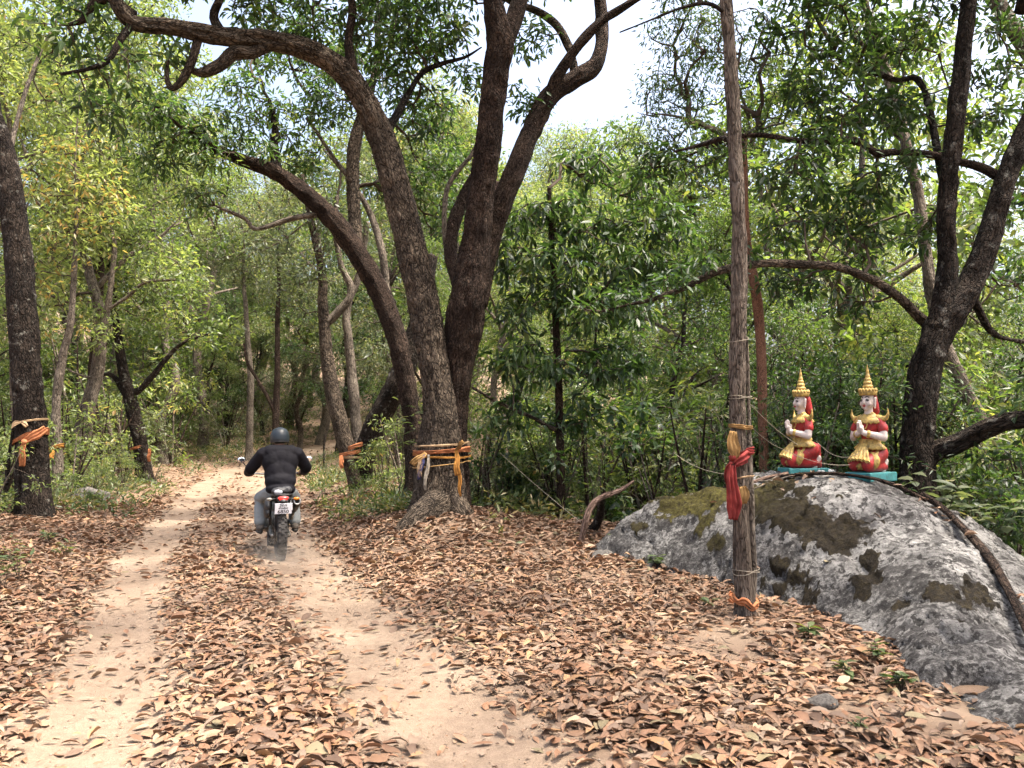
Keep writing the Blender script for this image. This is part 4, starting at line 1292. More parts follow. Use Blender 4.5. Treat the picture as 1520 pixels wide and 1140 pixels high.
for kind, x_, Y_, t_ in [('b', 600, 40, 120), ('a', 660, 34, 200), ('b', 640, 50, 160), ('a', 710, 44, 190), ('b', 770, 52, 200), ('b', 840, 40, 205), ('b', 890, 34, 225), ('b', 860, 58, 190), ('a', 930, 46, 185), ('b', 800, 30, 290), ('a', 740, 26, 300), ('b', 960, 60, 190), ('a', 700, 60, 170), ('c', 590, 30, 260), ('e', 650, 24, 360), ('e', 610, 46, 330), ('e', 570, 52, 350)]:
    wood(kind, x_, Y_, t_, *G4)
for kind, x_, Y_, t_ in [('d', 1000, 17, 330), ('e', 1080, 15, 300), ('d', 880, 18, 430), ('e', 780, 17, 470), ('d', 1190, 15.5, 420), ('e', 1330, 15, 440), ('d', 1490, 14, 450),
                         ('a', 1040, 24, 230), ('b', 930, 26, 300), ('a', 1150, 22, 120), ('a', 1250, 25, 60), ('b', 1340, 29, 190), ('b', 1430, 30, 320), ('b', 1520, 29, 360), ('a', 1570, 20, 120),
                         ('b', 1090, 40, 260), ('b', 1190, 44, 240), ('b', 1290, 46, 260), ('b', 1390, 50, 390), ('b', 1480, 48, 410), ('a', 1000, 44, 240), ('b', 830, 27, 380)]:
    wood(kind, x_, Y_, t_, *G3)
# unseen trees added around the viewer so their crowns shade the track
for k, (kind, x_, y_, s_) in enumerate([('d', 8.5, 3.0, .95), ('a', 6.5, -4.0, 1.0), ('a', -9.5, 5.5, .8), ('c', -2.0, -7.0, .95)]):
    plant(KINDS[kind], x_, y_, s_, 'tall unseen tree added beside the viewpoint to shade the track', 'tree', 'unseen trees added for shade around the viewpoint')

SLOOK = {'x': 'nearly bare twiggy', 's': 'mid-green', 't': 'dark-leaved', 'u': 'grey-green', 'v': 'fine-leaved dark', 'w': 'yellow-green'}
H1 = ('shrub in the thicket down the slope behind the old tree', 'shrubs in the thicket behind the old tree')
H2 = ('shrub in the undergrowth along the track edge past the sash tree', 'shrubs along the track edge')
H3 = ('shrub in the dense growth behind the statues', 'dense shrubs behind the statues')
H4 = ('shrub in the shady understorey beyond the bend of the track', 'understorey shrubs beyond the bend')


def bush(kind, pxx, Y, top, lab, zoff=0.0):
    p = at(pxx, 640, Y)
    z0 = hz(p.x, Y) + zoff
    s = max(0.25, (at(pxx, top, Y).z - z0) / 2.25)
    plant(SHRUBS[kind], p.x, Y, min(s, 2.6), SLOOK[kind] + ' ' + lab[0], 'shrub', lab[1], z=z0)


for k in range(36):
    Y_ = rt.choice([13.0, 13.4, 14.2, 15.3, 16.6, 18.5])
    bush(rt.choice('sstuvw'), rt.uniform(690, 1080), Y_, rt.uniform(560, 700), H1)
for k in range(18):
    bush(rt.choice('tuvws'), rt.uniform(1080, 1560), rt.choice([10.6, 11.3, 12.2, 13.5, 15.5]), rt.uniform(520, 650), H3)
for x_, Y_, t_ in [(1030, 11.6, 560), (1065, 12.0, 600), (985, 12.4, 620), (900, 13.0, 640), (1080, 11.0, 590), (1440, 10.8, 600), (730, 12.9, 650)]:
    bush('x', x_, Y_, t_, H1)
for x_, Y_, t_ in [(1560, 8.2, 680), (1600, 7.2, 720), (1540, 9.0, 640), (1640, 6.4, 760), (1500, 9.4, 690)]:
    bush('t', x_, Y_, t_, ('shrub growing against the far edge of the boulder', 'shrubs at the boulder edge'))
for x_, Y_, t_ in [(1190, 10.3, 560), (1245, 10.4, 540), (1310, 10.6, 550), (1270, 11.2, 500), (1220, 11.0, 510), (1330, 11.2, 530), (1160, 10.9, 570)]:
    bush('v', x_, Y_, t_, H3)
for x_, Y_, t_, k_ in [(110, 16.5, 620, 'w'), (60, 15.5, 600, 'w'), (5, 14.5, 610, 'w'), (150, 18, 670, 's'), (185, 19, 680, 's'), (120, 19, 600, 'w'), (230, 24, 650, 'u'), (95, 17.5, 560, 'w'), (170, 22, 640, 's'), (20, 17, 560, 'w'), (-10, 12.5, 640, 'w'), (140, 16.3, 690, 's'), (175, 17.5, 695, 'u'),
                         (590, 14.5, 690, 's'), (575, 16, 650, 's'), (600, 15.5, 600, 'w'), (560, 18.5, 660, 'u'), (500, 20, 680, 'u'), (485, 23, 665, 'u')]:
    bush(k_, x_, Y_, t_, H2)
for k in range(80):
    Y_ = rt.uniform(29, 58)
    xx = rt.uniform(60, 640)
    if abs(road_s(np.array([at(xx, 640, Y_).x]), np.array([Y_]))[0]) < 2.6:
        continue
    bush(rt.choice('uuctvs'.replace('c', 'u')), xx, Y_, rt.uniform(560, 650), H4)

for k in range(60):
    Y_ = rt.uniform(20, 46)
    xx = rt.uniform(-60, 300)
    if road_s(np.array([at(xx, 640, Y_).x]), np.array([Y_]))[0] > -3.2:
        continue
    bush(rt.choice('wswus'), xx, Y_, rt.uniform(470, 600), ('shrub in the tall thicket on the hillside opposite the boulder', 'thicket shrubs on the hillside'))

# far mass of foliage that closes the view between the trunks
mx, my = [], []
n = 2600
ang = RNG.uniform(-0.80, 0.80, n)
dist = RNG.uniform(48, 95, n)
X_ = dist * np.tan(ang)
Y_ = dist
top = np.interp(np.degrees(ang), [-40, -20, -5, 2, 8, 20, 40], [20, 17, 15, 11.5, 11, 12, 12])
Z_ = height(X_, Y_) + RNG.random(n) ** 0.9 * top * (0.7 + 0.3 * fbm(np.c_[X_ * .08, Y_ * .08, 0 * X_], 2, 77))
v_, f_, t_ = sprays(np.c_[X_, Y_, Z_], 30, 1.3, 0.42, 0.17, 0.3, (0.05, 0.95), 0)
fm = mesh_np('distant_forest', v_, f_, smooth=False)
attr(fm, 'tint', t_)
far = link('distant_forest', fm, LEAF_GREY)  # pale leaf colour stands in for haze over the distance
tag(far, 'distant mass of pale grey-green forest closing the view between the trunks', 'forest', kind='stuff')

v_, f_ = [], []
sg = []
for i in range(len(TWIGS[0])):
    a = random.uniform(0, 6.28)
    ln = random.uniform(.06, .32)
    x0, y0, z0 = TWIGS[0][i], TWIGS[1][i], TWIGS[2][i] + .03
    x1, y1 = x0 + math.cos(a) * ln, y0 + math.sin(a) * ln
    sg.append([x0, y0, z0, x1, y1, hz(x1, y1) + .035, random.uniform(.0022, .0055), .0015])
v_, f_ = twig_mesh(sg)
tag(link('twig_litter', mesh_np('twig_litter', v_, f_), BARK_TWIG), 'thin dry twigs and stalks lying among the fallen leaves', 'twigs', kind='stuff')

# ------------------------------------------------------------------ shaped solids
def bm_obj(name, bm, mat, parent=None, smooth=True, loc=None):
    me = bpy.data.meshes.new(name)
    bm.normal_update()
    bm.to_mesh(me)
    bm.free()
    if smooth:
        me.polygons.foreach_set('use_smooth', np.ones(len(me.polygons), bool))
    o = link(name, me, mat, parent)
    if loc is not None:
        o.location = loc
    return o


def baked(o):
    """replace the object's mesh by its modified one"""
    dg = bpy.context.evaluated_depsgraph_get()
    dg.update()
    me = bpy.data.meshes.new_from_object(o.evaluated_get(dg))
    old_me = o.data
    mats = list(old_me.materials)
    o.modifiers.clear()
    o.data = me
    me.name = o.name
    if len(me.materials) == 0:
        for m in mats:
            me.materials.append(m)
    me.polygons.foreach_set('use_smooth', np.ones(len(me.polygons), bool))
    return o


def blob(name, caps, voxel, mat, parent=None, smooth=4, fold=0.0, fscale=(9, 9, 9), squash=None):
    """one continuous skin around tapered capsules: rows (p0, p1, r0, r1) or (p0, (rx,ry,rz))"""
    bm = bmesh.new()
    for c in caps:
        if len(c) == 2:
            p, r = c
            M = Matrix.Translation(p) @ Matrix.Diagonal((r[0], r[1], r[2], 1))
            bmesh.ops.create_icosphere(bm, subdivisions=3, radius=1.0, matrix=M)
        else:
            a, b, r0, r1 = Vector(c[0]), Vector(c[1]), c[2], c[3]
            n = max(2, int((b - a).length / (0.35 * min(r0, r1))) + 1)
            for k in range(n + 1):
                t = k / n
                bmesh.ops.create_icosphere(bm, subdivisions=2, radius=r0 + (r1 - r0) * t, matrix=Matrix.Translation(a.lerp(b, t)))
    o = bm_obj(name, bm, mat, parent)
    md = o.modifiers.new('r', 'REMESH')
    md.mode = 'VOXEL'
    md.voxel_size = voxel
    sm = o.modifiers.new('s', 'SMOOTH')
    sm.factor = 0.5
    sm.iterations = smooth
    baked(o)
    if fold:
        me = o.data
        co = np.empty(len(me.vertices) * 3, np.float32)
        me.vertices.foreach_get('co', co)
        co = co.reshape(-1, 3)
        no = np.empty(len(me.vertices) * 3, np.float32)
        me.vertices.foreach_get('normal', no)
        no = no.reshape(-1, 3)
        w = fbm(co * np.array(fscale), 3, 5)
        w = 0.6 * w + 0.6 * (1 - 2 * np.abs(w))
        co = co + no * (w * fold)[:, None]
        me.vertices.foreach_set('co', co.astype(np.float32).ravel())
        me.update()
    return o


def lathe(name, prof, mat, parent=None, seg=24, sx=1.0, sy=1.0, wob=None, loc=None):
    """rows (radius, z) turned round z; sx, sy flatten it; wob(angle, k) scales the radius"""
    prof = np.array(prof, float)
    th = np.arange(seg) * 2 * np.pi / seg
    rr = prof[:, 0][:, None] * np.ones(seg)[None]
    zz = prof[:, 1][:, None] * np.ones(seg)[None]
    if wob:
        for k in range(len(prof)):
            f, dz = wob(th, k)
            rr[k] = rr[k] * f
            zz[k] = zz[k] + dz
    V_ = np.stack([np.cos(th)[None] * rr * sx, np.sin(th)[None] * rr * sy, zz], -1).reshape(-1, 3)
    n = len(prof)
    i = np.arange(n * seg).reshape(n, seg)
    j = np.roll(i, -1, axis=1)
    F = [np.stack([i[:-1], j[:-1], j[1:], i[1:]], -1).reshape(-1, 4)]
    V_ = np.vstack([V_, [0, 0, zz[0].mean()], [0, 0, zz[-1].mean()]])
    m = n * seg
    F.append(np.stack([j[0], i[0], np.full(seg, m)], -1))
    F.append(np.stack([i[-1], j[-1], np.full(seg, m + 1)], -1))
    o = link(name, mesh_np(name, V_, F), mat, parent)
    if loc is not None:
        o.location = loc
    return o


def boxm(bm, c, s, rot=None, bev=0.0):
    M = Matrix.Translation(c) @ (rot.to_4x4() if rot is not None else Matrix.Identity(4)) @ Matrix.Diagonal((s[0], s[1], s[2], 1))
    r = bmesh.ops.create_cube(bm, size=1.0, matrix=M)
    if bev:
        es = list({e for v in r['verts'] for e in v.link_edges})
        bmesh.ops.bevel(bm, geom=es, offset=bev, segments=2, affect='EDGES', profile=0.6)


def box(name, c, s, mat, parent, bev=0.006, rot=None):
    bm = bmesh.new()
    boxm(bm, c, s, rot, bev)
    return bm_obj(name, bm, mat, parent, smooth=False)


def rod(name, pts, r, mat, parent=None, seg=10, sp=0.03, r2=None):
    """plain bent rod"""
    k = len(pts)
    P = [(*p, r if r2 is None else r + (r2 - r) * i / (k - 1)) for i, p in enumerate(pts)]
    V_, F, bk, C = tube_mesh(name, P, seg, sp, 0.0, 0, 0, ridge=0.0)
    return link(name, mesh_np(name, V_, F), mat, parent)


def ring(name, R0, r0, mat, parent=None, M=None, seg=40, sub=10, flat=1.0):
    """torus in the XZ plane (axis y)"""
    a = np.arange(seg) * 2 * np.pi / seg
    b = np.arange(sub) * 2 * np.pi / sub
    A, B_ = np.meshgrid(a, b, indexing='ij')
    rr = R0 + r0 * np.cos(B_)
    V_ = np.stack([np.cos(A) * rr, np.sin(B_) * r0 * flat, np.sin(A) * rr], -1).reshape(-1, 3)
    i = np.arange(seg * sub).reshape(seg, sub)
    F = [np.stack([i, np.roll(i, -1, 1), np.roll(np.roll(i, -1, 0), -1, 1), np.roll(i, -1, 0)], -1).reshape(-1, 4)]
    if M is not None:
        V_ = (np.array(M.to_3x3()) @ V_.T).T + np.array(M.translation)
    return link(name, mesh_np(name, V_, F), mat, parent)


# ------------------------------------------------------------------ cloth strips
def strip(name, path, width, wdir, mat, parent=None, folds=4, depth=0.012, cols=12, seed=0, thick=0.002, sp=0.02, loc=None, droop_edge=0.0):
    """cloth along a path (rows xyz), wide along wdir (vector, or rows), with lengthwise folds; closed thin solid"""
    P = spline(np.c_[np.asarray(path, float), np.ones(len(path))], sp)[:, :3]
    n = len(P)
    T = np.gradient(P, axis=0)
    T /= np.linalg.norm(T, axis=1, keepdims=True) + 1e-9
    wd = np.asarray(wdir, float)
    if wd.ndim == 2:
        wd = np.stack([np.interp(np.linspace(0, 1, n), np.linspace(0, 1, len(wd)), wd[:, k]) for k in range(3)], -1)
    else:
        wd = np.tile(wd, (n, 1))
    wd = wd - (wd * T).sum(1, keepdims=True) * T
    wd /= np.linalg.norm(wd, axis=1, keepdims=True) + 1e-9
    nn = np.cross(T, wd)
    wt = np.interp(np.linspace(0, 1, n), np.linspace(0, 1, len(np.atleast_1d(width))), np.atleast_1d(width)) if np.ndim(width) else np.full(n, width)
    u = np.linspace(-0.5, 0.5, cols)
    A = np.linspace(0, 1, n) * np.linalg.norm(np.diff(P, axis=0), axis=1).sum()
    U, AA = np.meshgrid(u, A)
    ph = fbm(np.c_[AA.ravel() * 6, U.ravel() * 0 + seed, 0 * U.ravel()], 2, seed).reshape(U.shape) * 2.0
    f = np.sin(U * folds * 2 * np.pi + ph + seed) * depth + fbm(np.c_[AA.ravel() * 25, U.ravel() * 5, 0 * U.ravel() + seed], 2, seed + 1).reshape(U.shape) * depth * 0.9
    W_ = wt[:, None] * (1 + 0.12 * fbm(np.c_[A * 14, 0 * A + seed, 0 * A], 2, seed + 4))[:, None]
    top = P[:, None] + wd[:, None] * (U * W_)[..., None] + nn[:, None] * f[..., None]
    bot = top - nn[:, None] * thick
    V_ = np.concatenate([top.reshape(-1, 3), bot.reshape(-1, 3)])
    i = np.arange(n * cols).reshape(n, cols)
    m = n * cols
    q1 = np.stack([i[:-1, :-1], i[:-1, 1:], i[1:, 1:], i[1:, :-1]], -1).reshape(-1, 4)
    q2 = q1[:, ::-1] + m
    ed = []
    for a_, b_ in ((i[:-1, 0], i[1:, 0]), (i[1:, -1], i[:-1, -1]), (i[0, 1:], i[0, :-1]), (i[-1, :-1], i[-1, 1:])):
        ed.append(np.stack([a_, b_, b_ + m, a_ + m], -1))
    F = [np.vstack([q1, q2] + ed)]
    o = link(name, mesh_np(name, V_, F), mat, parent)
    if loc is not None:
        o.location = loc
    return o


def hoop(c, rx, ry, tilt=(0, 0), n=26, jag=0.0, a0=math.pi / 2):
    """closed loop round a trunk starting behind it"""
    out = []
    for k in range(n + 1):
        a = a0 + 2 * math.pi * k / n
        j = 1 + jag * math.sin(5 * a)
        out.append((c[0] + math.cos(a) * rx * j, c[1] + math.sin(a) * ry * j, c[2] + tilt[0] * math.cos(a) + tilt[1] * math.sin(a)))
    return out


def cloth(name, col, var=0.25, rough=0.85):
    t = NT(name)
    tc = t.n('TexCoord').outputs['Object']
    n1 = t.noise(tc, 9, 5, 0.65)
    c = t.ramp(n1, [(0.3, tuple(x * (1 - 1.6 * var) for x in col)), (0.55, col), (0.8, tuple(min(1, x * (1 + var)) for x in col))])
    t.l(c, t.bsdf.inputs['Base Color'])
    t.bsdf.inputs['Roughness'].default_value = rough
    t.bsdf.inputs['Specular IOR Level'].default_value = 0.15
    wv = t.noise(tc, 260, 2, 0.5)
    t.l(t.bump(wv, 0.25, 0.002), t.bsdf.inputs['Normal'])
    return t.m


ORANGE = cloth('faded_orange_cloth', (0.44, 0.175, 0.08))
SAFFRON = cloth('saffron_cloth', (0.42, 0.20, 0.05))
OCHRE = cloth('weathered_ochre_cloth', (0.33, 0.20, 0.08))
TAN = cloth('bleached_tan_cloth', (0.42, 0.29, 0.17))
REDC = cloth('faded_red_cloth', (0.24, 0.04, 0.036))
VIOLET = cloth('violet_cloth', (0.06, 0.06, 0.13))
DIRTY = cloth('dirty_white_cloth', (0.33, 0.29, 0.24))
STRING = cloth('cotton_string', (0.30, 0.265, 0.21))


def trunk_at(root, z):
    """centre and radius of a tree's first stem at world height z"""
    C = SKEL[root.name][0]
    o = np.argsort(np.abs(C[:, 2] - z))[:2]
    return C[o[0]]


def hug(root, c, z, tilt=(0, 0), off=0.012, n=40, a0=math.pi / 2, names=('trunk', 'buttress', 'vine')):
    """loop that follows the outline of a tree's stems at height z, relative to c"""
    pts = []
    base = np.array(root.location)
    for o in COL.objects:
        if o.parent == root and o.name.split('.')[0] in names:
            co = np.empty(len(o.data.vertices) * 3, np.float32)
            o.data.vertices.foreach_get('co', co)
            pts.append(co.reshape(-1, 3) + base)
    P_ = np.vstack(pts)
    out = []
    rad = []
    for k in range(n):
        a = a0 + 2 * math.pi * k / n
        zz = z + tilt[0] * math.cos(a) + tilt[1] * math.sin(a)
        d = P_[np.abs(P_[:, 2] - zz) < 0.06] - np.array([c[0], c[1], 0])
        an = np.arctan2(d[:, 1], d[:, 0])
        df = np.abs((an - a + np.pi) % (2 * np.pi) - np.pi)
        rr = np.hypot(d[:, 0], d[:, 1])
        sel = (df < 0.16) & (rr < 1.0)
        rad.append(rr[sel].max() if sel.any() else np.nan)
    rad = np.array(rad)
    rad = np.where(np.isnan(rad), np.nanmean(rad), rad)
    big_ = np.maximum(rad, np.maximum(np.roll(rad, 1), np.roll(rad, -1)))
    rad = (big_ + 0.5 * np.roll(big_, 1) + 0.5 * np.roll(big_, -1)) / 2 + off
    rad = np.maximum(rad, big_ * 0.99)
    for k in range(n + 1):
        a = a0 + 2 * math.pi * k / n
        out.append((math.cos(a) * rad[k % n], math.sin(a) * rad[k % n], z - c[2] + tilt[0] * math.cos(a) + tilt[1] * math.sin(a)))
    return out


def thing(name, label, cat, loc, group=None):
    o = empty(name, loc)
    tag(o, label, cat, group)
    return o


def rel(pts, o):
    return [tuple(np.array(p) - np.array(o)) for p in pts]


# sash on the tree at the edge: ochre ribbon above, orange knotted sash below
c = trunk_at(sasht, at(45, 622, YL).z)
r_ = c[3] * 1.10
sash = thing('ribbon', 'thin tan ribbon tied above the orange sash', 'ribbon', (c[0], c[1], c[2]))
strip('band', hug(sasht, c, c[2], (0.05, 0)), 0.035, (0, 0, 1), TAN, sash, 2, 0.006, 6, 3)
w = at(32, 627, YL - r_ - .03)
strip('bow_loop', rel([w, (w.x - .10, w.y - .01, w.z - .02), (w.x - .16, w.y, w.z - .10)], c[:3]), [0.03, 0.10, 0.05], (0, .3, 1), TAN, sash, 2, .008, 8, 4)
strip('bow_loop', rel([w, (w.x + .06, w.y - .02, w.z - .02), (w.x + .10, w.y - .01, w.z - .07)], c[:3]), [0.03, 0.08, 0.05], (0, .3, 1), TAN, sash, 2, .008, 8, 5)
c = trunk_at(sasht, at(45, 650, YL).z)
r_ = c[3] * 1.12
sash = thing('orange_cloth', 'bright orange sash knotted round the dark trunk with hanging end', 'cloth', (c[0], c[1], c[2]))
strip('band', hug(sasht, c, c[2], (0.11, 0)), [.05, .04, .045, .07, .11, .12, .06], (0, 0, 1), ORANGE, sash, 3, 0.012, 10, 6)
w = at(36, 656, YL - r_ - .02)
bmk = [((w.x - c[0], w.y - c[1], w.z - c[2]), (0.055, 0.04, 0.05))]
blob('knot', bmk, 0.012, ORANGE, sash, 2, 0.006, (30, 30, 30))
strip('tail', rel([w, (w.x - .01, w.y - .03, w.z - .12), (w.x - .01, w.y - .03, w.z - .26), (w.x - .02, w.y - .01, w.z - .40)], c[:3]), [.07, .10, .11, .09], (1, 0, 0), ORANGE, sash, 3, .014, 10, 7)
strip('tail', rel([w, (w.x + .10, w.y - .0, w.z + .07), (w.x + .20, w.y + .03, w.z + .13), (w.x + .28, w.y + .12, w.z + .22)], c[:3]), [.06, .13, .15, .12], (0, 0, 1), ORANGE, sash, 3, .014, 10, 8)

# cloth bands on the old tree
zb = at(655, 670, YM).z
cx_, cy_ = (at(654, 670, YM).x - 0.02, YM + 0.12)
RX_, RY_ = 0.46, 0.50
band = thing('cloth_band', 'orange and saffron cloth strips wound round the old trunk', 'cloth band', (cx_, cy_, zb))
strip('band', hug(old, (cx_, cy_, zb), zb, (0.03, 0)), [.08, .10, .07, .05, .07, .10, .08], (0, 0, 1), ORANGE, band, 4, 0.016, 12, 11)
strip('band', hug(old, (cx_, cy_, zb), zb - .06, (-0.02, 0.02)), .03, (0, 0, 1), SAFFRON, band, 2, 0.012, 8, 12)
strip('band', hug(old, (cx_, cy_, zb), zb + .11, (0.02, 0.02)), .03, (0, 0, 1), TAN, band, 2, 0.008, 6, 13)
strip('band', hug(old, (cx_, cy_, zb), zb - .2, (0.05, 0.0)), .016, (0, 0, 1), OCHRE, band, 1, 0.006, 5, 14)


def hang(px0, py0, px1, py1, wdt, mat, seed, nm='tail', dY=-.62, par=None, org=None, YY=None, sway=0.012):
    YY = YM if YY is None else YY
    a, b = at(px0, py0, YY + dY), at(px1, py1, YY + dY - .05)
    m1 = a.lerp(b, .35) + Vector((sway, -.02, 0))
    m2 = a.lerp(b, .7) + Vector((-sway, -.02, 0))
    return strip(nm, rel([a, m1, m2, b], org), wdt, (1, .15, 0), mat, par, 3, .014, 10, seed)


hang(677, 668, 680, 705, [.05, .09, .09], SAFFRON, 21, par=band, org=(cx_, cy_, zb), dY=-.36)
hang(681, 700, 684, 737, [.05, .05, .03], SAFFRON, 22, par=band, org=(cx_, cy_, zb), dY=-.38)
hang(676, 668, 688, 655, [.05, .07, .06], OCHRE, 27, par=band, org=(cx_, cy_, zb), dY=-.34)
hang(632, 672, 612, 690, [.06, .10, .11], OCHRE, 23, par=band, org=(cx_, cy_, zb), dY=-.40)
hang(629, 675, 622, 712, [.03, .055, .04], VIOLET, 24, par=band, org=(cx_, cy_, zb), dY=-.42)
hang(636, 675, 631, 728, [.03, .06, .03], DIRTY, 25, par=band, org=(cx_, cy_, zb), dY=-.46)
hang(622, 676, 624, 708, [.05, .08, .05], TAN, 26, par=band, org=(cx_, cy_, zb), dY=-.42)

# cloths on the slender tree
c = trunk_at(slim, at(1096, 690, YT).z)
r_ = c[3] * 1.12
redc = thing('red_cloth', 'dark red cloth knotted on the slender trunk with a long hanging end', 'cloth', tuple(c[:3]))
strip('band', hug(slim, c, c[2], (0.04, 0), .006), [.045, .04, .045, .06, .07, .06], (0, 0, 1), REDC, redc, 3, .008, 10, 31)
blob('knot', [((-.065, -r_, -.02), (.035, .03, .03))], .008, REDC, redc, 2, .005, (50, 50, 50))
a_ = at(1087, 690, YT - r_ - .02)
strip('tail', rel([a_, a_ + Vector((-.01, -.01, -.10)), a_ + Vector((.0, -.01, -.25)), a_ + Vector((.01, 0, -.36)), a_ + Vector((.0, .01, -.46))], c[:3]), [.06, .09, .11, .13, .08], (1, 0, 0), REDC, redc, 3, .014, 12, 32)
strip('tail', rel([a_ + Vector((0, 0, .02)), a_ + Vector((-.035, .02, -.02)), a_ + Vector((-.045, .03, -.09)), a_ + Vector((-.04, .03, -.16))], c[:3]), [.03, .05, .05, .03], (1, .3, 0), REDC, redc, 2, .01, 8, 33)
strip('tail', rel([a_ + Vector((.02, .0, .0)), a_ + Vector((.08, -.01, .04)), a_ + Vector((.14, .03, .07)), a_ + Vector((.165, .08, .10))], c[:3]), [.05, .09, .10, .06], (0, 0, 1), REDC, redc, 2, .012, 10, 34)
c = trunk_at(slim, at(1096, 636, YT).z)
r_ = c[3] * 1.2
och = thing('ochre_cloth', 'weathered ochre cloth wrapped above the red one on the slender trunk', 'cloth', tuple(c[:3]))
strip('band', hug(slim, c, c[2], (-0.01, 0), .005), .035, (0, 0, 1), OCHRE, och, 2, .006, 8, 35)
a_ = at(1088, 640, YT - r_ - .01)
strip('tail', rel([a_, a_ + Vector((-.01, -.01, -.09)), a_ + Vector((.01, -.01, -.19)), a_ + Vector((.02, .0, -.24))], c[:3]), [.06, .10, .11, .05], (1, 0, 0), OCHRE, och, 3, .014, 10, 36)
c = trunk_at(slim, at(1100, 735, YT).z)
rag = thing('ochre_rag', 'short crumpled ochre rag under the red cloth on the slender trunk', 'cloth', tuple(c[:3]))
a_ = at(1102, 722, YT - c[3] - .015)
strip('rag', rel([a_, a_ + Vector((.01, -.01, -.06)), a_ + Vector((.0, -.01, -.11)), a_ + Vector((.01, 0, -.15))], c[:3]), [.05, .09, .09, .04], (1, 0, 0), OCHRE, rag, 3, .012, 10, 37)
strip('band', hug(slim, c, c[2] + .06, (.01, 0), .004), .014, (0, 0, 1), TAN, rag, 1, .004, 5, 38)
c = trunk_at(slim, at(1107, 912, YT).z)
loop = thing('orange_cloth', 'faded orange cloth slumped round the foot of the slender tree', 'cloth', tuple(c[:3]))
_h = np.array(hug(slim, c, c[2] - .005, (-.03, .03), .008))
_h[:, :2] *= (1 + .05 * np.sin(np.arange(len(_h)) * .55 + 1))[:, None]
_h[:, 2] += .012 * np.sin(np.arange(len(_h)) * .8)
strip('band', _h, [.02, .012, .03, .085, .06, .075, .02, .015], (0, -.35, 1), ORANGE, loop, 3, .011, 12, 39)
strip('tail', [(-.13, -.10, .0), (-.16, -.10, .03), (-.15, -.08, .07), (-.13, -.05, .05)], [.03, .05, .045, .02], (0, .4, 1), ORANGE, loop, 2, .01, 8, 40)
for k_, (py_, tl_) in enumerate([(838, .02), (842, -.01), (610, .01), (572, -.01), (505, .012)]):
    c = trunk_at(slim, at(1100, py_, YT).z)
    s_ = thing('string_loop', ['cotton string wound low round the slender trunk', 'second turn of string low on the slender trunk', 'string tied just above the ochre cloth', 'thin string round the slender trunk higher up', 'topmost string loop on the slender trunk'][k_], 'string', tuple(c[:3]))
    rod('loop', hug(slim, c, c[2], (tl_, tl_), .003, 24), .0026, STRING, s_, 5, .03)

# cloth bands on the trees further off
for lab, (px_, py_, Y_, hw), mat, tl in [('thin bright orange ribbon round the dark leaning trunk past the shrubs', (205, 665, 22.0, 11), ORANGE, (222, 666, 222, 685)),
                                         ('rust cloth round the half-hidden brown trunk', (141, 680, 21.0, 12), ORANGE, (150, 682, 151, 700)),
                                         ('yellow cloth strip on the pale slim trunk', (83, 665, 16.5, 10), SAFFRON, (78, 668, 77, 682)),
                                         ('yellow cloth band on the trunk straight beyond the rider', (409, 641, 31.0, 7.5), SAFFRON, (412, 643, 413, 655)),
                                         ('orange cloth wound round the clump of crooked stems', (524, 672, 17.5, 20), ORANGE, (506, 676, 508, 695))]:
    p_ = at(px_, py_, Y_)
    rr = hw * Y_ / 1140
    o_ = thing('cloth_band', lab, 'cloth band', tuple(p_))
    strip('band', hoop((0, 0, 0), rr * 1.0, rr * 1.0, (.06, 0)), .08, (0, 0, 1), mat, o_, 2, .012, 8, int(px_))
    hang(*tl, [.07, .10, .08], mat, int(px_) + 1, par=o_, org=tuple(p_), YY=Y_, dY=-rr * 1.05)
    if px_ > 500:
        strip('band', hoop((.12, 0, .16), rr * .8, rr, (.08, 0)), .10, (0, 0, 1), mat, o_, 2, .012, 8, 99)
        strip('band', hoop((0, 0, -.1), rr * 1.0, rr * 1.0, (.0, 0)), .05, (0, 0, 1), TAN, o_, 2, .012, 8, 98)

# ------------------------------------------------------------------ kneeling statues
SKIN = plain('statue_white_paint', (0.62, 0.53, 0.48), 0.55, var=0.12, scale=8, bump=.1, grime=0.35)
SRED = plain('statue_red_paint', (0.36, 0.022, 0.022), 0.5, var=0.22, scale=14, bump=.2, grime=0.6)
GOLD = plain('statue_gold_paint', (0.50, 0.34, 0.095), 0.5, var=0.3, scale=24, spec=.4, bump=.5, bdist=.006, grime=0.6)
TURQ = plain('statue_turquoise_paint', (0.05, 0.24, 0.25), 0.6, var=0.2, scale=9, grime=0.6)
INK = plain('statue_black_paint', (0.012, 0.01, 0.012), 0.5, var=0.05, bump=0)
LIP = plain('statue_lip_paint', (0.30, 0.02, 0.03), 0.45, var=0.05, bump=0)


def arc(c, rx, rz, a0, a1, n=9, y=None):
    return [(c[0], c[1] + math.cos(a) * rx, c[2] + math.sin(a) * rz) for a in np.linspace(a0, a1, n)]


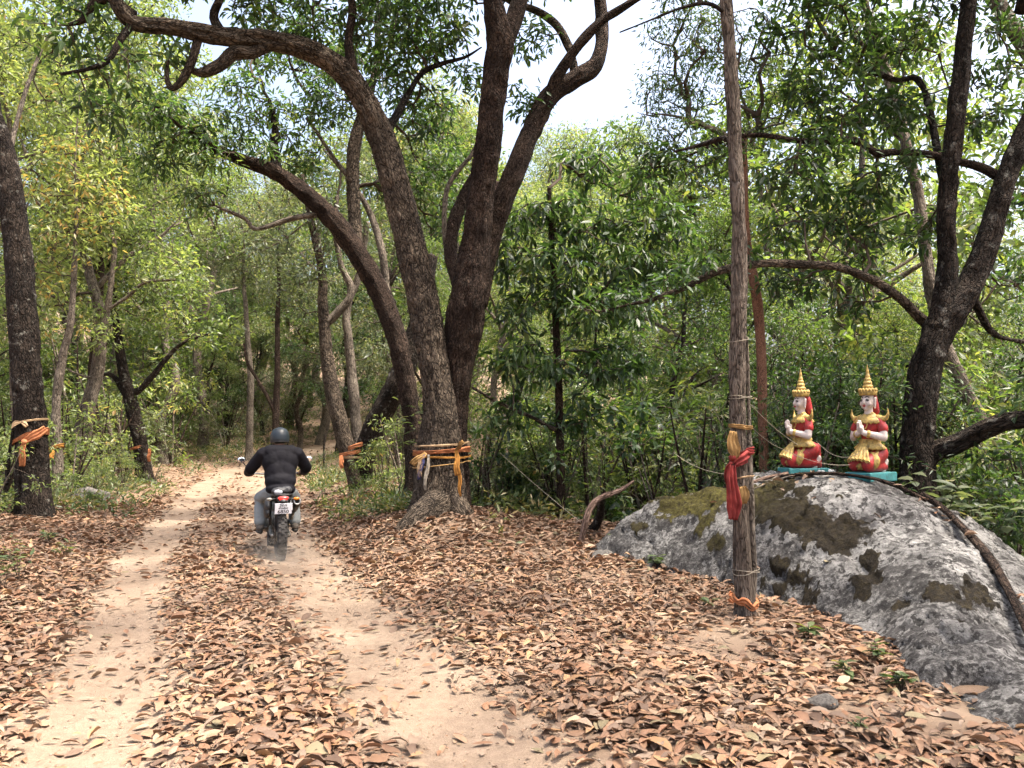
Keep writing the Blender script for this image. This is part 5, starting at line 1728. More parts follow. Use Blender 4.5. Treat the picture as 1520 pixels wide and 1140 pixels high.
def make_statue(label):
    s = empty('kneeling_statue', (0, 0, 0))
    tag(s, label, 'statue', 'kneeling statues on the boulder')
    # +x is where it faces
    bm = bmesh.new()
    boxm(bm, (0.0, 0, 0.03), (0.60, 0.38, 0.10), None, 0.012)
    bm_obj('pedestal', bm, TURQ, s, False)
    legs = []
    for q in (-1, 1):
        legs += [((0.20, .095 * q, .165), (-.16, .085 * q, .14), .085, .06), ((0.20, .095 * q, .17), (-.09, .075 * q, .29), .088, .115)]
    legs += [((-.1, 0, .27), (.11, .155, .12)), ((.08, 0, .22), (.16, .13, .10))]
    blob('trousers', legs, .013, SRED, s, 4)
    blob('back_drape', [((-.185, .05, .33), (-.20, .05, .11), .05, .045), ((-.185, -.05, .33), (-.20, -.05, .11), .05, .045), ((-.2, 0, .13), (.05, .1, .05))], .012, SRED, s, 4)
    for q in (-1, 1):
        blob('foot', [((-.125, .10 * q, .115), (-.175, .105 * q, .20), .036, .04), ((-.13, .10 * q, .10), (-.09, .10 * q, .10), .03, .026)], .009, SKIN, s, 3)
    # gold knee bands
    for q in (-1, 1):
        lathe('knee_band', [(.098, -.045), (.118, -.03), (.112, -.01), (.122, .008), (.112, .03), (.096, .045)], GOLD, s, 20).matrix_local = Matrix.Translation((.135, .092 * q, .205)) @ Matrix.Rotation(R(62), 4, 'Y') @ Matrix.Diagonal((.92, 1.0, 1, 1))
    lathe('sash_band', [(.13, -.02), (.15, -.01), (.14, .012), (.152, .03), (.135, .045)], GOLD, s, 28, 1.25, 1.18).matrix_local = Matrix.Translation((.10, 0, .235)) @ Matrix.Rotation(R(40), 4, 'Y')
    # pleated apron fanning over the lap
    n, m = 25, 10
    V_, F = [], []
    for top in (0, 1):
        for i in range(m):
            t = i / (m - 1)
            for j in range(n):
                a = (j / (n - 1) - .5) * 2
                rad = .05 + .19 * t + (.014 * math.cos(a * 22) if t > .6 else 0)
                x_ = .10 + rad * math.cos(a * .85) * .95
                y_ = rad * math.sin(a * .85) * .95
                z_ = .405 - .17 * t ** 1.25 - .04 * abs(a) ** 2 * t + .012 * math.cos(a * 22) * t - .018 * top
                V_.append((x_, y_, z_))
    V_ = np.array(V_)
    i_ = np.arange(m * n).reshape(m, n)
    q1 = np.stack([i_[:-1, :-1], i_[1:, :-1], i_[1:, 1:], i_[:-1, 1:]], -1).reshape(-1, 4)
    k = m * n
    ed = [np.stack([a_, b_, b_ + k, a_ + k], -1) for a_, b_ in ((i_[:-1, 0], i_[1:, 0]), (i_[1:, -1], i_[:-1, -1]), (i_[-1, :-1], i_[-1, 1:]), (i_[0, 1:], i_[0, :-1]))]
    link('apron', mesh_np('apron', V_, [np.vstack([q1, q1[:, ::-1] + k] + ed)]), GOLD, s)
    # belt with flared scalloped lower edge
    lathe('belt', [(.17, .335), (.185, .33), (.20, .345), (.165, .385), (.135, .41), (.142, .425), (.135, .445), (.12, .45)], GOLD, s, 48, .86, 1.04,
          lambda th, k: ((1 + (.035 * np.cos(th * 14) if k < 3 else 0)) * np.ones_like(th), .008 * np.cos(th * 14) * (k < 3)))
    box('buckle', (.125, 0, .405), (.03, .07, .06), GOLD, s, .012)
    # torso and sleeves
    blob('shirt', [((0, 0, .43), (0, 0, .60), .105, .125), ((.0, .04, .60), (.1, .12, .1)), ((.0, -.04, .60), (.1, .12, .1)), ((0, .155, .645), (.01, .205, .565), .062, .066), ((0, -.155, .645), (.01, -.205, .565), .062, .066), ((0, .1, .66), (0, -.1, .66), .06, .06)], .011, SRED, s, 3)
    arms = []
    for q in (-1, 1):
        arms += [((.01, .205 * q, .575), (.03, .225 * q, .475), .052, .048), ((.03, .225 * q, .47), (.19, .05 * q, .515), .048, .034)]
        arms += [((.195, .024 * q, .52), (.215, .02 * q, .57), .026, .026)]
        for f, ln in enumerate((.075, .088, .082, .062)):
            x0 = .188 + .017 * f
            arms += [((x0, .017 * q, .57), (x0 + .014, .011 * q, .57 + ln), .0115, .009)]
        arms += [((.18, .03 * q, .545), (.172, .018 * q, .60), .011, .009)]
    for q in (-1, 1):
        sub = [a_ for k_, a_ in enumerate(arms) if (k_ < 8) == (q == -1)]
        blob('arm', sub, .0065, SKIN, s, 2)
        lathe('bracelet', [(.038, -.02), (.046, -.012), (.043, 0), (.046, .012), (.038, .02)], GOLD, s, 18).matrix_local = Matrix.Translation((.158, .085 * q, .505)) @ Vector((.16, -.175 * q, .04)).to_track_quat('Z', 'Y').to_matrix().to_4x4()
    # collar yoke with upswept shoulder tips
    lathe('collar', [(.205, .625), (.215, .635), (.18, .675), (.13, .705), (.085, .735), (.062, .755), (.055, .75)], GOLD, s, 48, .66, 1.0,
          lambda th, k: (1 + (.03 * np.cos(th * 18) if k < 2 else 0) + 0 * th, (.01 * np.cos(th * 18) if k < 2 else 0) + 0 * th))
    for q in (-1, 1):
        rod('shoulder_tip', [(0, .12 * q, .68), (0, .19 * q, .672), (-.005, .245 * q, .69), (-.008, .268 * q, .73), (-.01, .268 * q, .79)], .05, GOLD, s, 12, .012, .005)
    rod('necklace', [(.118, .055, .60 + .03), (.128, .03, .575), (.132, 0, .56), (.128, -.03, .575), (.118, -.055, .63)], .008, GOLD, s, 8, .01)
    # head
    head = blob('head', [((0.005, 0, .70), (.01, 0, .80), .05, .045), ((.018, 0, .862), (.078, .07, .088)), ((.04, 0, .815), (.045, .045, .04)), ((.065, 0, .79), (.022, .024, .018)),
                         ((.088, 0, .875), (.106, 0, .842), .010, .014), ((.06, .038, .835), (.03, .028, .03)), ((.06, -.038, .835), (.03, .028, .03))], .0075, SKIN, s, 3)
    for q in (-1, 1):
        blob('ear', [((.0, .075 * q, .88), (.005, .076 * q, .80), .018, .012)], .007, SKIN, head, 2)
        rod('eyelid', [(.077, .052 * q, .864), (.088, .036 * q, .872), (.091, .022 * q, .868), (.089, .012 * q, .862)], .0042, INK, head, 6, .005)
        rod('brow', [(.074, .056 * q, .888), (.085, .036 * q, .899), (.090, .018 * q, .895), (.092, .010 * q, .886)], .0035, INK, head, 6, .005)
        blob('eye', [((.082, .032 * q, .860), (.010, .014, .005))], .003, INK, head, 1)
    blob('lips', [((.093, 0, .817), (.008, .020, .0065)), ((.092, 0, .809), (.008, .014, .005))], .003, LIP, head, 1)
    HS = Matrix.Translation((0, 0, .775)) @ Matrix.Diagonal((1.16, 1.22, 1.24, 1)) @ Matrix.Translation((0, 0, -.775))
    head.matrix_local = HS
    hair = blob('hair', [((-.045, 0, .90), (.055, .074, .07)), ((-.06, .03, .88), (-.085, .045, .765), .05, .045), ((-.06, -.03, .88), (-.085, -.045, .765), .05, .045)], .011, SRED, s, 3)
    hair.matrix_local = HS @ Matrix.Translation((0, 0, .84)) @ Matrix.Diagonal((.9, .86, .9, 1)) @ Matrix.Translation((0, 0, -.84))
    # crown: beaded tiara, then a tiered spire
    cr = lathe('crown', [(.088, .905), (.102, .91), (.098, .93), (.106, .945), (.10, .965), (.085, .97), (.075, .985), (.052, .99), (.054, 1.0), (.06, 1.012), (.057, 1.03), (.045, 1.036), (.048, 1.05), (.05, 1.064), (.045, 1.08), (.034, 1.085), (.037, 1.097), (.038, 1.108), (.034, 1.122), (.026, 1.128), (.028, 1.138), (.028, 1.15), (.025, 1.162), (.019, 1.167), (.019, 1.19), (.015, 1.22), (.010, 1.25), (.004, 1.285), (.001, 1.295)], GOLD, s, 40, .98, .98,
               lambda th, k: (1 + (.03 * np.cos(th * 16) if k in (3, 4) else 0) + 0 * th, 0 * th))
    for k in range(16):
        a = 2 * math.pi * k / 16
        lathe('petal', [(.012, 0), (.017, .012), (.013, .03), (.003, .046)], GOLD, cr, 8, loc=(math.cos(a) * .094, math.sin(a) * .094, .952))
    cr.matrix_local = Matrix.Translation((.012, 0, 1.295)) @ Matrix.Diagonal((1.12, 1.16, .90, 1)) @ Matrix.Translation((0, 0, -1.295))
    rod('tassel', [(-.02, -.09, .88), (-.03, -.098, .84), (-.02, -.105, .80)], .012, GOLD, s, 8, .01, .006)
    remember(s)
    return s


st1 = make_statue('kneeling praying statue in profile, red and gold, nearer the rusty-red stem')
st2 = copy_tree(st1)
st2['label'] = 'kneeling praying statue turned three-quarters, red and gold, nearer the forked tree'
for s_, (px_, py_, Y_, hx, hy, sc_) in ((st1, (1193, 709, 8.75, -.99, -.12, .935)), (st2, (1293, 716, 8.40, -.84, -.54, .965))):
    p_ = at(px_, py_, Y_)
    s_.location = (p_.x, p_.y, p_.z + .035)
    s_.rotation_euler = (0, 0, math.atan2(hy, hx))
    s_.scale = (sc_ * .86, sc_ * .82, sc_)
STATUE_Z = (st1.location.z, st2.location.z)

# little figurines between them
GREYP = plain('figurine_grey', (0.30, 0.31, 0.32), .6, var=.25, scale=30)
WHITEP = plain('figurine_white', (0.62, 0.62, 0.60), .5, var=.1, scale=30)
BLACKP = plain('figurine_black', (0.02, 0.02, 0.022), .5, var=.1)


def elephant(label, px_, py_, Y_, rz, mat, stripes, sc_):
    p_ = at(px_, py_, Y_)
    e = empty('elephant_figurine', (p_.x, p_.y, p_.z), rz, sc_)
    tag(e, label, 'figurine')
    blob('body', [((0, 0, .085), (.065, .045, .048)), ((.07, 0, .105), (.034, .032, .036)), ((.095, 0, .095), (.118, 0, .05), .016, .009), ((.118, 0, .05), (.135, 0, .055), .009, .007)]
         + [((x_, y_, .07), (x_, y_, .0), .02, .018) for x_ in (-.04, .04) for y_ in (-.026, .026)], .006, mat, e, 2)
    for q in (-1, 1):
        blob('ear', [((.055, .038 * q, .105), (.02, .008, .028))], .005, mat, e, 2)
    if stripes:
        for x_ in (-.035, 0, .035):
            ring('stripe', .047, .006, BLACKP, e, Matrix.Translation((x_, 0, .085)) @ Matrix.Rotation(R(90), 4, 'Z'), 20, 6)
    return e


elephant('tiny grey elephant figurine between the statues', 1221, 709, 8.55, R(200), GREYP, False, .62)
elephant('tiny white elephant figurine with black stripes between the statues', 1236, 708, 8.5, R(215), WHITEP, True, .62)

# ------------------------------------------------------------------ strings
def cord(label, pts, r, name='string'):
    P = [Vector(p) for p in pts]
    o = rod(name, P, r, STRING, None, 5, .06)
    tag(o, label, 'string')
    return o


s1w = st1.matrix_basis @ Vector((.06, .10, .50))
s2w = st2.matrix_basis @ Vector((.05, -.16, .38))
sag = lambda a, b, d, n=5: [a.lerp(b, k / n) - Vector((0, 0, d * 4 * (k / n) * (1 - k / n))) for k in range(n + 1)]
cord('cotton string from the slender tree to the profile statue', sag(at(1112, 598, YT), at(1184, 660, 8.5), .03), .0034)
cord('cotton string looping between the two statues', sag(at(1212, 655, 8.6), at(1275, 673, 8.22), .10), .0034)
cord('string slanting past the rusty-red stem to the statue base', sag(at(1112, 630, YT), at(1165, 668, 7.6), .03) + sag(at(1165, 668, 7.6), at(1262, 690, 8.2), .05)[1:], .0024)
cord('thin string dropping through the thicket to the dead branch', sag(at(742, 672, 12.2), at(862, 775, 9.9), .02), .003)
cord('pale string hanging from the slender tree over the slope', sag(at(1090, 705, YT), at(1000, 672, 9.5), .06), .0028)

# ------------------------------------------------------------------ dead branch, post, sticks
db = thing('dead_branch', 'bare dead branch propped at the end of the boulder', 'branch', tuple(at(857, 840, 9.75)))
limb(db, px([(852, 848, 6.5), (858, 820, 6), (866, 790, 6), (872, 765, 6.2), (880, 748, 6, .1), (898, 736, 5, .2), (922, 727, 4, .3), (940, 714, 2.5, .4)], 9.75), DEADWOOD, 'stem', 14, .04, .14, 161, 0, .01)
limb(db, px([(892, 740, 6, .2), (890, 765, 7, .5), (880, 785, 8, .7), (862, 800, 6, .9), (845, 812, 4, 1.2)], 9.75), BARK_DARK, 'fork', 10, .05, .12, 162, 0, .008)
pst = thing('black_post', 'thin black stake standing beyond the rider', 'post', tuple(at(481, 698, 27.)))
_p = at(481, 700, 27.)
limb(pst, [(_p.x, _p.y, hz(_p.x, _p.y) - .2, .055), *px([(481, 690, 2.2), (481, 665, 2.2), (482, 645, 2.2)], 27.)], BARK_DARK, 'stake', 8, .1, .05, 163, 0, 0.0)
pst2 = thing('dark_stake', 'charred thin stake leaning by the sash tree', 'post', tuple(at(6, 752, 13.2)))
limb(pst2, px([(5, 765, 4.5), (9, 720, 4.5), (14, 680, 4), (20, 640, 4), (24, 600, 3)], 13.2), BARK_DARK, 'stake', 10, .08, .06, 164, 0, 0.004)


def on_rock(px_, py_, Y_):
    w_ = at(px_, py_, Y_)
    return Vector((w_.x, w_.y, rock_z(w_.x, w_.y)))


for k_, (lab, rows, rad, mat) in enumerate([
        ('long dark bark strip lying on the boulder crest below the statues', [(1160, 712, 8.5), (1200, 712, 8.4), (1250, 718, 8.25), (1300, 725, 8.1), (1345, 738, 7.9), (1375, 752, 7.7)], .022, BARK_RED),
        ('dark root running down the far edge of the boulder', [(1370, 748, 7.9), (1400, 770, 7.6), (1425, 795, 7.25), (1455, 830, 6.8), (1480, 870, 6.35), (1505, 910, 5.9), (1530, 960, 5.5), (1555, 1020, 5.1), (1580, 1080, 4.8)], .035, BARK_RED),
        ('second root twisting along the boulder edge', [(1385, 752, 7.95), (1415, 780, 7.5), (1445, 815, 7.0), (1470, 850, 6.6), (1500, 895, 6.1), (1525, 940, 5.7)], .02, BARK_DARK),
        ('pale dry stick on the boulder beside the profile statue', [(1105, 722, 8.6), (1135, 716, 8.6), (1170, 712, 8.6)], .016, DEADWOOD),
        ('pale crossed stick on the boulder beside the profile statue', [(1110, 712, 8.75), (1140, 718, 8.5), (1165, 708, 8.7)], .013, BARK_PALE),
        ('short grey twig on the mossy top of the boulder', [(1118, 728, 8.45), (1150, 724, 8.45), (1178, 720, 8.45)], .010, BARK_PALE)]):
    P_ = []
    for r_k in rows:
        w_ = on_rock(*r_k)
        P_.append((w_.x, w_.y, w_.z + rad * .7 + .02, rad * random.uniform(.8, 1.15)))
    o_ = thing('stick' if k_ != 1 and k_ != 2 else 'root', lab, 'stick' if k_ != 1 and k_ != 2 else 'root', tuple(P_[0][:3]))
    limb(o_, P_, mat, 'stem', 9, .04, .2, 171 + k_, 0, .004)

# dry leaves caught on the boulder
for k_ in range(46):
    a_ = random.random()
    if k_ < 16:
        q_ = on_rock(1190 + random.gauss(0, 26), 755 + random.gauss(0, 8), 8.35 + random.gauss(0, .12))
    elif k_ < 30:
        e_ = random.random()
        q_ = on_rock(1370 + 150 * e_, 745 + 180 * e_ ** 1.1, 7.85 - 2.0 * e_ + random.gauss(0, .05))
    else:
        q_ = on_rock(random.uniform(960, 1420), random.uniform(740, 900), random.uniform(6.6, 8.8))
    if q_.z < 0.25:
        continue
    o_ = bpy.data.objects.new('fallen_leaf', shapes[random.randrange(30)])
    COL.objects.link(o_)
    o_.location = (q_.x, q_.y, q_.z + .035)
    o_.rotation_euler = (random.gauss(.5, .25), random.gauss(0, .25), random.uniform(0, 6.28))
    o_.rotation_euler = (random.gauss(.25, .2), random.gauss(0, .2), random.uniform(0, 6.28))
    o_.scale = (random.uniform(.07, .13),) * 3
    o_.parent = boulder

# ------------------------------------------------------------------ small green plants
LEAF_FRESH = leafmat('leaf_fresh_green', [(0.0, (0.03, 0.05, 0.022)), (0.5, (0.065, 0.095, 0.038)), (0.8, (0.12, 0.145, 0.058)), (1.0, (0.26, 0.20, 0.10))], .35)


def seedling(label, p, h, nl, L, W, mat, seed, spread=1.0, cat='plant', group=None, name='seedling'):
    rs = np.random.default_rng(seed)
    root = thing(name, label, cat, tuple(p), group)
    C_, D_, N_, L_, W_ = [], [], [], [], []
    for k in range(max(1, nl // 5)):
        an = rs.uniform(0, 6.28)
        tip = np.array([math.cos(an) * h * .5 * spread * rs.random(), math.sin(an) * h * .5 * spread * rs.random(), h * rs.uniform(.6, 1)])
        rod('stem', [(0, 0, -.03), tuple(tip * .5 + [0, 0, .02]), tuple(tip)], .004, BARK_TWIG, root, 5, .04, .002)
        for j in range(5):
            a = rs.uniform(0, 6.28)
            t = rs.uniform(.45, 1)
            C_.append(tip * t)
            D_.append([math.cos(a), math.sin(a), rs.uniform(-.3, .35)])
            N_.append([rs.normal(0, .25), rs.normal(0, .25), 1])
            L_.append(L * rs.uniform(.7, 1.2))
            W_.append(W * rs.uniform(.8, 1.15))
    v_, f_, kk = make_leaves(np.array(C_), np.array(D_, float), np.array(N_), np.array(L_), np.array(W_), np.full(len(C_), .08), np.full(len(C_), .04), 2)
    t_ = np.repeat(np.clip(rs.normal(.5, .22, len(C_)), 0, 1), kk)
    nv_ = kk
    fl = [[] for _ in range(len(C_))]
    for i in range(len(C_)):
        vv = v_[i * nv_:(i + 1) * nv_]
        ff = []
        for f in f_:
            per_leaf = len(f) // len(C_)
            ff.append(f[i * per_leaf:(i + 1) * per_leaf] - i * nv_)
        m_ = mesh_np('leaf', vv, ff)
        attr(m_, 'tint', t_[i * nv_:(i + 1) * nv_])
        link('leaf', m_, mat, root)
    return root


def gnd(px_, py_, Y_):
    w_ = at(px_, py_, Y_)
    return (w_.x, w_.y, hz(w_.x, w_.y))


for lab, (px_, py_, Y_), h, nl, L, W in [
        ('dark green seedling among leaves below the slender tree', (1200, 950, 5.85), .14, 15, .11, .05), ('pale fern-like seedling at the boulder foot', (1300, 985, 5.35), .16, 15, .10, .05),
        ('broad-leaved seedling under the hollowed boulder face', (1340, 1040, 4.75), .13, 20, .10, .05), ('grey-green sprig in the litter by the boulder foot', (1258, 1015, 5.0), .12, 10, .10, .055),
        ('clump of tiny leaves in the litter before the boulder', (1275, 1090, 4.05), .08, 15, .05, .025), ('light green sprig on the bank beyond the bare soil', (1050, 910, 6.9), .09, 10, .10, .05),
        ('small leafy sprout at the low end of the boulder', (925, 828, 9.3), .2, 15, .12, .06), ('leafy sprout in the litter against the boulder', (970, 850, 8.5), .16, 15, .12, .06)]:
    seedling(lab, gnd(px_, py_, Y_), h, nl, L, W, LEAF_FRESH, int(px_))
seedling('large-leaved grey-green shrub overhanging the boulder edge', at(1395, 800, 8.3), .75, 45, .21, .11, LEAF_GREY, 5, 1.6, 'shrub', None, 'broadleaf_shrub')
seedling('second large-leaved shrub drooping past the boulder edge', at(1465, 835, 7.9), .72, 40, .20, .10, LEAF_GREY, 9, 1.7, 'shrub', None, 'broadleaf_shrub')
seedling('pale leafy sprig hanging against the old trunk', at(600, 700, 12.3), 1.35, 30, .17, .06, LEAF_YEL, 13, .5, 'shrub', None, 'broadleaf_shrub')
for k_, (px_, py_, Y_) in enumerate([(12, 850, 8.5), (28, 872, 8.0), (5, 880, 7.6), (75, 800, 10.5), (95, 830, 9.6)]):
    seedling(['tall weed on the bank at the track edge', 'leafy weed below the bank top', 'weed at the foot of the bank', 'weed growing at the foot of the sash tree', 'small weed in leaf litter before the sash tree'][k_], gnd(px_, py_, Y_), .34 if k_ < 3 else .2, 25, .12, .03, LEAF_FRESH, 40 + k_, 1.2, name='weed')

# low green growth along the track and under the trees
def ground_cover():
    P_ = []
    for (px_, Y_, sx_, sy_, n_) in [(150, 18, 2.4, 1.2, 90), (215, 21, 1.5, 1.0, 50), (80, 15.5, 1.6, .8, 35), (545, 15.5, 1.3, 1.3, 70), (590, 13.6, .5, .8, 25), (500, 21, 1.6, 2.5, 200), (280, 34, 5, 2.0, 260), (400, 36, 5, 2.4, 260), (760, 13.2, 1.8, .5, 190), (960, 13.5, 2.5, .8, 190), (470, 30, 3, 2, 160), (1250, 12.5, 3, 1, 160), (0, 14.2, 1.5, .6, 80), (330, 40, 7, 4, 420), (430, 46, 8, 6, 420), (250, 50, 9, 6, 300), (560, 36, 5, 5, 240)]:
        c_ = at(px_, 640, Y_)
        P_.append(np.c_[RNG.normal(c_.x, sx_, n_), RNG.normal(Y_, sy_, n_)])
    P_ = np.vstack(P_)
    P_ = P_[np.abs(road_s(P_[:, 0], P_[:, 1])) > 1.7]
    z_ = height(P_[:, 0], P_[:, 1])
    return np.c_[P_, z_ + RNG.uniform(.0, .2, len(z_))]


gc = ground_cover()
v_, f_, t_ = sprays(gc, 22, .22, .13, .035, -.2, (.1, .95), 0)
gm = mesh_np('undergrowth', v_, f_, smooth=False)
attr(gm, 'tint', t_)
tag(link('undergrowth', gm, LEAF_FRESH), 'low green herbs and grass growing along the track and slope edge', 'undergrowth', kind='stuff')

GRANITE = boulder.data.materials[0]
for lab, (px_, py_, Y_), r_k in [('small pale stone in the litter below the boulder', (1222, 1050, 4.5), .07), ('little grey stone beside the low end of the boulder', (895, 845, 9.0), .10), ('mossy stone in the shrubs at the track edge', (135, 712, 16.0), .28)]:
    w_ = at(px_, py_, Y_)
    bm = bmesh.new()
    bmesh.ops.create_icosphere(bm, subdivisions=4, radius=1.0)
    for v in bm.verts:
        n_ = float(fbm(np.array([[v.co.x + px_, v.co.y, v.co.z]]) * 1.3, 3, 3)[0])
        v.co *= 1 + .35 * n_
    o_ = bm_obj('stone', bm, plain('stone_grey', (.11, .10, .09), .9, var=.3, scale=6, bump=.6, bdist=.03), None)
    o_.location = (w_.x, w_.y, hz(w_.x, w_.y) + r_k * .2)
    o_.scale = (r_k * 1.3, r_k, r_k * .7)
    tag(o_, lab, 'stone')

# ------------------------------------------------------------------ motorcycle, seen from behind; x forward, y to its left, z up
RUBBER = plain('tyre_rubber', (0.045, 0.042, 0.04), .9, spec=.2, var=.3, scale=20)
BLACK = plain('black_plastic', (0.022, 0.022, 0.023), .5, spec=.4, var=.3, scale=14)
STEEL = plain('dull_steel', (0.32, 0.31, 0.30), .38, metal=.9, var=.2, scale=20)
ALLOY = plain('dirty_alloy', (0.24, 0.225, 0.20), .5, metal=.6, var=.3, scale=20)
RUSTB = plain('dusty_frame', (0.09, 0.065, 0.045), .7, var=.4, scale=14)
DKGREY = plain('dark_grey_bodywork', (0.06, 0.06, 0.064), .4, var=.25, scale=10)
PLATE = plain('plate_white', (0.72, 0.72, 0.76), .45, var=.06, scale=14)
PLATEINK = plain('plate_ink', (0.02, 0.02, 0.024), .5, var=.05, bump=0)
AMBER = plain('amber_lens', (0.55, 0.19, 0.02), .2, var=.1, bump=0)
SADDLE = plain('saddle_vinyl', (0.03, 0.03, 0.033), .55, var=.2, scale=20)
_t = NT('lit_tail_lens')
_t.bsdf.inputs['Base Color'].default_value = (0.75, 0.02, 0.015, 1)
_t.bsdf.inputs['Emission Color'].default_value = (1.0, 0.045, 0.03, 1)
_t.bsdf.inputs['Emission Strength'].default_value = 0.35
_t.bsdf.inputs['Roughness'].default_value = .25
TAILM = _t.m
_t = NT('mirror_glass')
_t.bsdf.inputs['Base Color'].default_value = (0.85, 0.87, 0.9, 1)
_t.bsdf.inputs['Metallic'].default_value = 1.0
_t.bsdf.inputs['Roughness'].default_value = .06
_t.l(_t.bump(_t.noise(_t.n('TexCoord').outputs['Object'], 9, 2), .05, .01), _t.bsdf.inputs['Normal'])
MIRROR = _t.m

BIKE_HEAD = Vector((-0.40, 1.0, 0)).normalized()
bp = at(416, 828, 10.0)
BZ = hz(bp.x, bp.y)
bike = empty('motorcycle', (bp.x, bp.y, BZ), math.atan2(BIKE_HEAD.y, BIKE_HEAD.x))
tag(bike, 'dark off-road motorcycle with white plate and red tail light on the track', 'motorcycle')
# origin under the rear axle


def wheel(x, R0, w, name='wheel'):
    W = empty(name, (x, 0, R0))
    W.parent = bike
    tag_ = ring('tyre', R0 - w * .5, w * .5, RUBBER, W, None, 56, 14, 1.0)
    bm = bmesh.new()
    for k in range(30):
        for q, (yy, ang) in enumerate(((0.0, 0), (.036, .5), (-.036, .5))):
            a = 2 * math.pi * (k + (0.5 if q else 0)) / 30
            rr = R0 - (.002 if q == 0 else .010)
            M = Matrix.Rotation(-a, 3, 'Y')
            c_ = M @ Vector((rr, yy, 0))
            boxm(bm, c_, (.018, .034 if q == 0 else .028, .034), M, 0.0)
    bm_obj('tread', bm, RUBBER, W, False)
    ring('rim', R0 - w * .98, .022, STEEL, W, None, 48, 8, 1.2)
    lathe('hub', [(.02, -.08), (.06, -.075), (.062, -.05), (.04, -.045), (.04, .045), (.062, .05), (.06, .075), (.02, .08)], ALLOY, W, 20).matrix_local = Matrix.Rotation(R(90), 4, 'X')
    for k in range(18):
        a = 2 * math.pi * k / 18
        s_ = 1 if k % 2 else -1
        rod('spoke', [(.05 * math.cos(a + .3 * s_), .05 * s_, .05 * math.sin(a + .3 * s_)), ((R0 - w) * math.cos(a), 0, (R0 - w) * math.sin(a))], .0032, STEEL, W, 5, .2)
    return W


wheel(0.0, .315, .125)
wheel(1.40, .34, .095)
rod('swingarm', [(-.03, .10, .315), (.25, .105, .34), (.52, .08, .38)], .028, ALLOY, bike, 10)
rod('swingarm', [(-.03, -.10, .315), (.25, -.105, .34), (.52, -.08, .38)], .028, ALLOY, bike, 10)
lathe('sprocket', [(.03, -.004), (.105, -.004), (.108, 0), (.105, .004), (.03, .004)], RUSTB, bike, 30, loc=(0, .075, .315)).rotation_euler = (R(90), 0, 0)
ch = [(-.108, .078, .315), (-.07, .078, .39), (0, .078, .42), (.3, .078, .405), (.5, .078, .40), (.54, .078, .37), (.5, .078, .335), (.3, .078, .27), (0, .078, .21), (-.07, .078, .24), (-.108, .078, .315)]
rod('chain', ch, .009, RUSTB, bike, 6, .04)
rod('frame', [(.50, .09, .36), (.48, .10, .62), (.20, .11, .74), (-.12, .10, .80)], .018, RUSTB, bike, 10)
rod('frame', [(.50, -.09, .36), (.48, -.10, .62), (.20, -.11, .74), (-.12, -.10, .80)], .018, RUSTB, bike, 10)
rod('frame', [(.50, 0, .78), (.85, 0, .90), (1.05, 0, .92), (1.0, 0, .55), (.85, 0, .30), (.5, 0, .28)], .025, RUSTB, bike, 10)
rod('shock_absorber', [(.36, 0, .40), (.42, 0, .72)], .04, RUSTB, bike, 10)
blob('engine', [((.72, 0, .42), (.17, .14, .13)), ((.78, 0, .58), (.10, .09, .12)), ((.62, .12, .38), (.09, .05, .09)), ((.62, -.12, .38), (.09, .05, .09))], .018, ALLOY, bike, 2)
blob('fuel_tank', [((.82, 0, .90), (.20, .13, .12)), ((.66, 0, .86), (.14, .10, .08))], .018, DKGREY, bike, 3)
blob('saddle', [((.05, 0, .815), (.50, 0, .83), .075, .09), ((-.10, 0, .83), (.12, .085, .05)), ((.2, 0, .80), (.2, .12, .06))], .016, SADDLE, bike, 3)
blob('rear_mudguard', [((-.06, 0, .76), (-.26, 0, .79), .055, .035), ((.1, 0, .74), (.16, .07, .05)), ((-.2, 0, .775), (.12, .075, .025))], .014, BLACK, bike, 3)
rod('grab_rail', [(.05, .11, .80), (-.12, .12, .84), (-.22, .08, .85), (-.24, 0, .855), (-.22, -.08, .85), (-.12, -.12, .84), (.05, -.11, .80)], .012, BLACK, bike, 8)
blob('tool_bag', [((-.13, .03, .90), (.07, .10, .045)), ((-.12, -.05, .905), (.07, .07, .05)), ((-.15, .09, .885), (.05, .045, .04))], .013, SADDLE, bike, 2, .008, (22, 22, 22))
blob('folded_cloth', [((-.19, .055, .885), (.03, .055, .032))], .010, plain('pale_cloth', (.36, .37, .41), .8, var=.2), bike, 2, .006, (30, 30, 30))
tl = blob('tail_light', [((-.262, .0, .815), (.028, .068, .02)), ((-.262, 0, .795), (.028, .05, .028)), ((-.262, .0, .775), (.026, .028, .018))], .008, TAILM, bike, 2)
blob('light_housing', [((-.235, 0, .80), (.03, .085, .05))], .010, BLACK, tl, 2)
for q in (-1, 1):
    rod('indicator_stalk', [(-.20, .06 * q, .80), (-.22, .14 * q, .80)], .009, BLACK, bike, 6)
    blob('indicator', [((-.225, .165 * q, .80), (.025, .042, .022))], .009, AMBER if q < 0 else ALLOY, bike, 2)
pl = box('number_plate', (-.285, 0, .685), (.006, .205, .135), PLATE, bike, .003, Matrix.Rotation(R(-9), 3, 'Y'))
box('plate_bracket', (-.262, 0, .715), (.02, .12, .12), BLACK, bike, .004, Matrix.Rotation(R(-9), 3, 'Y'))


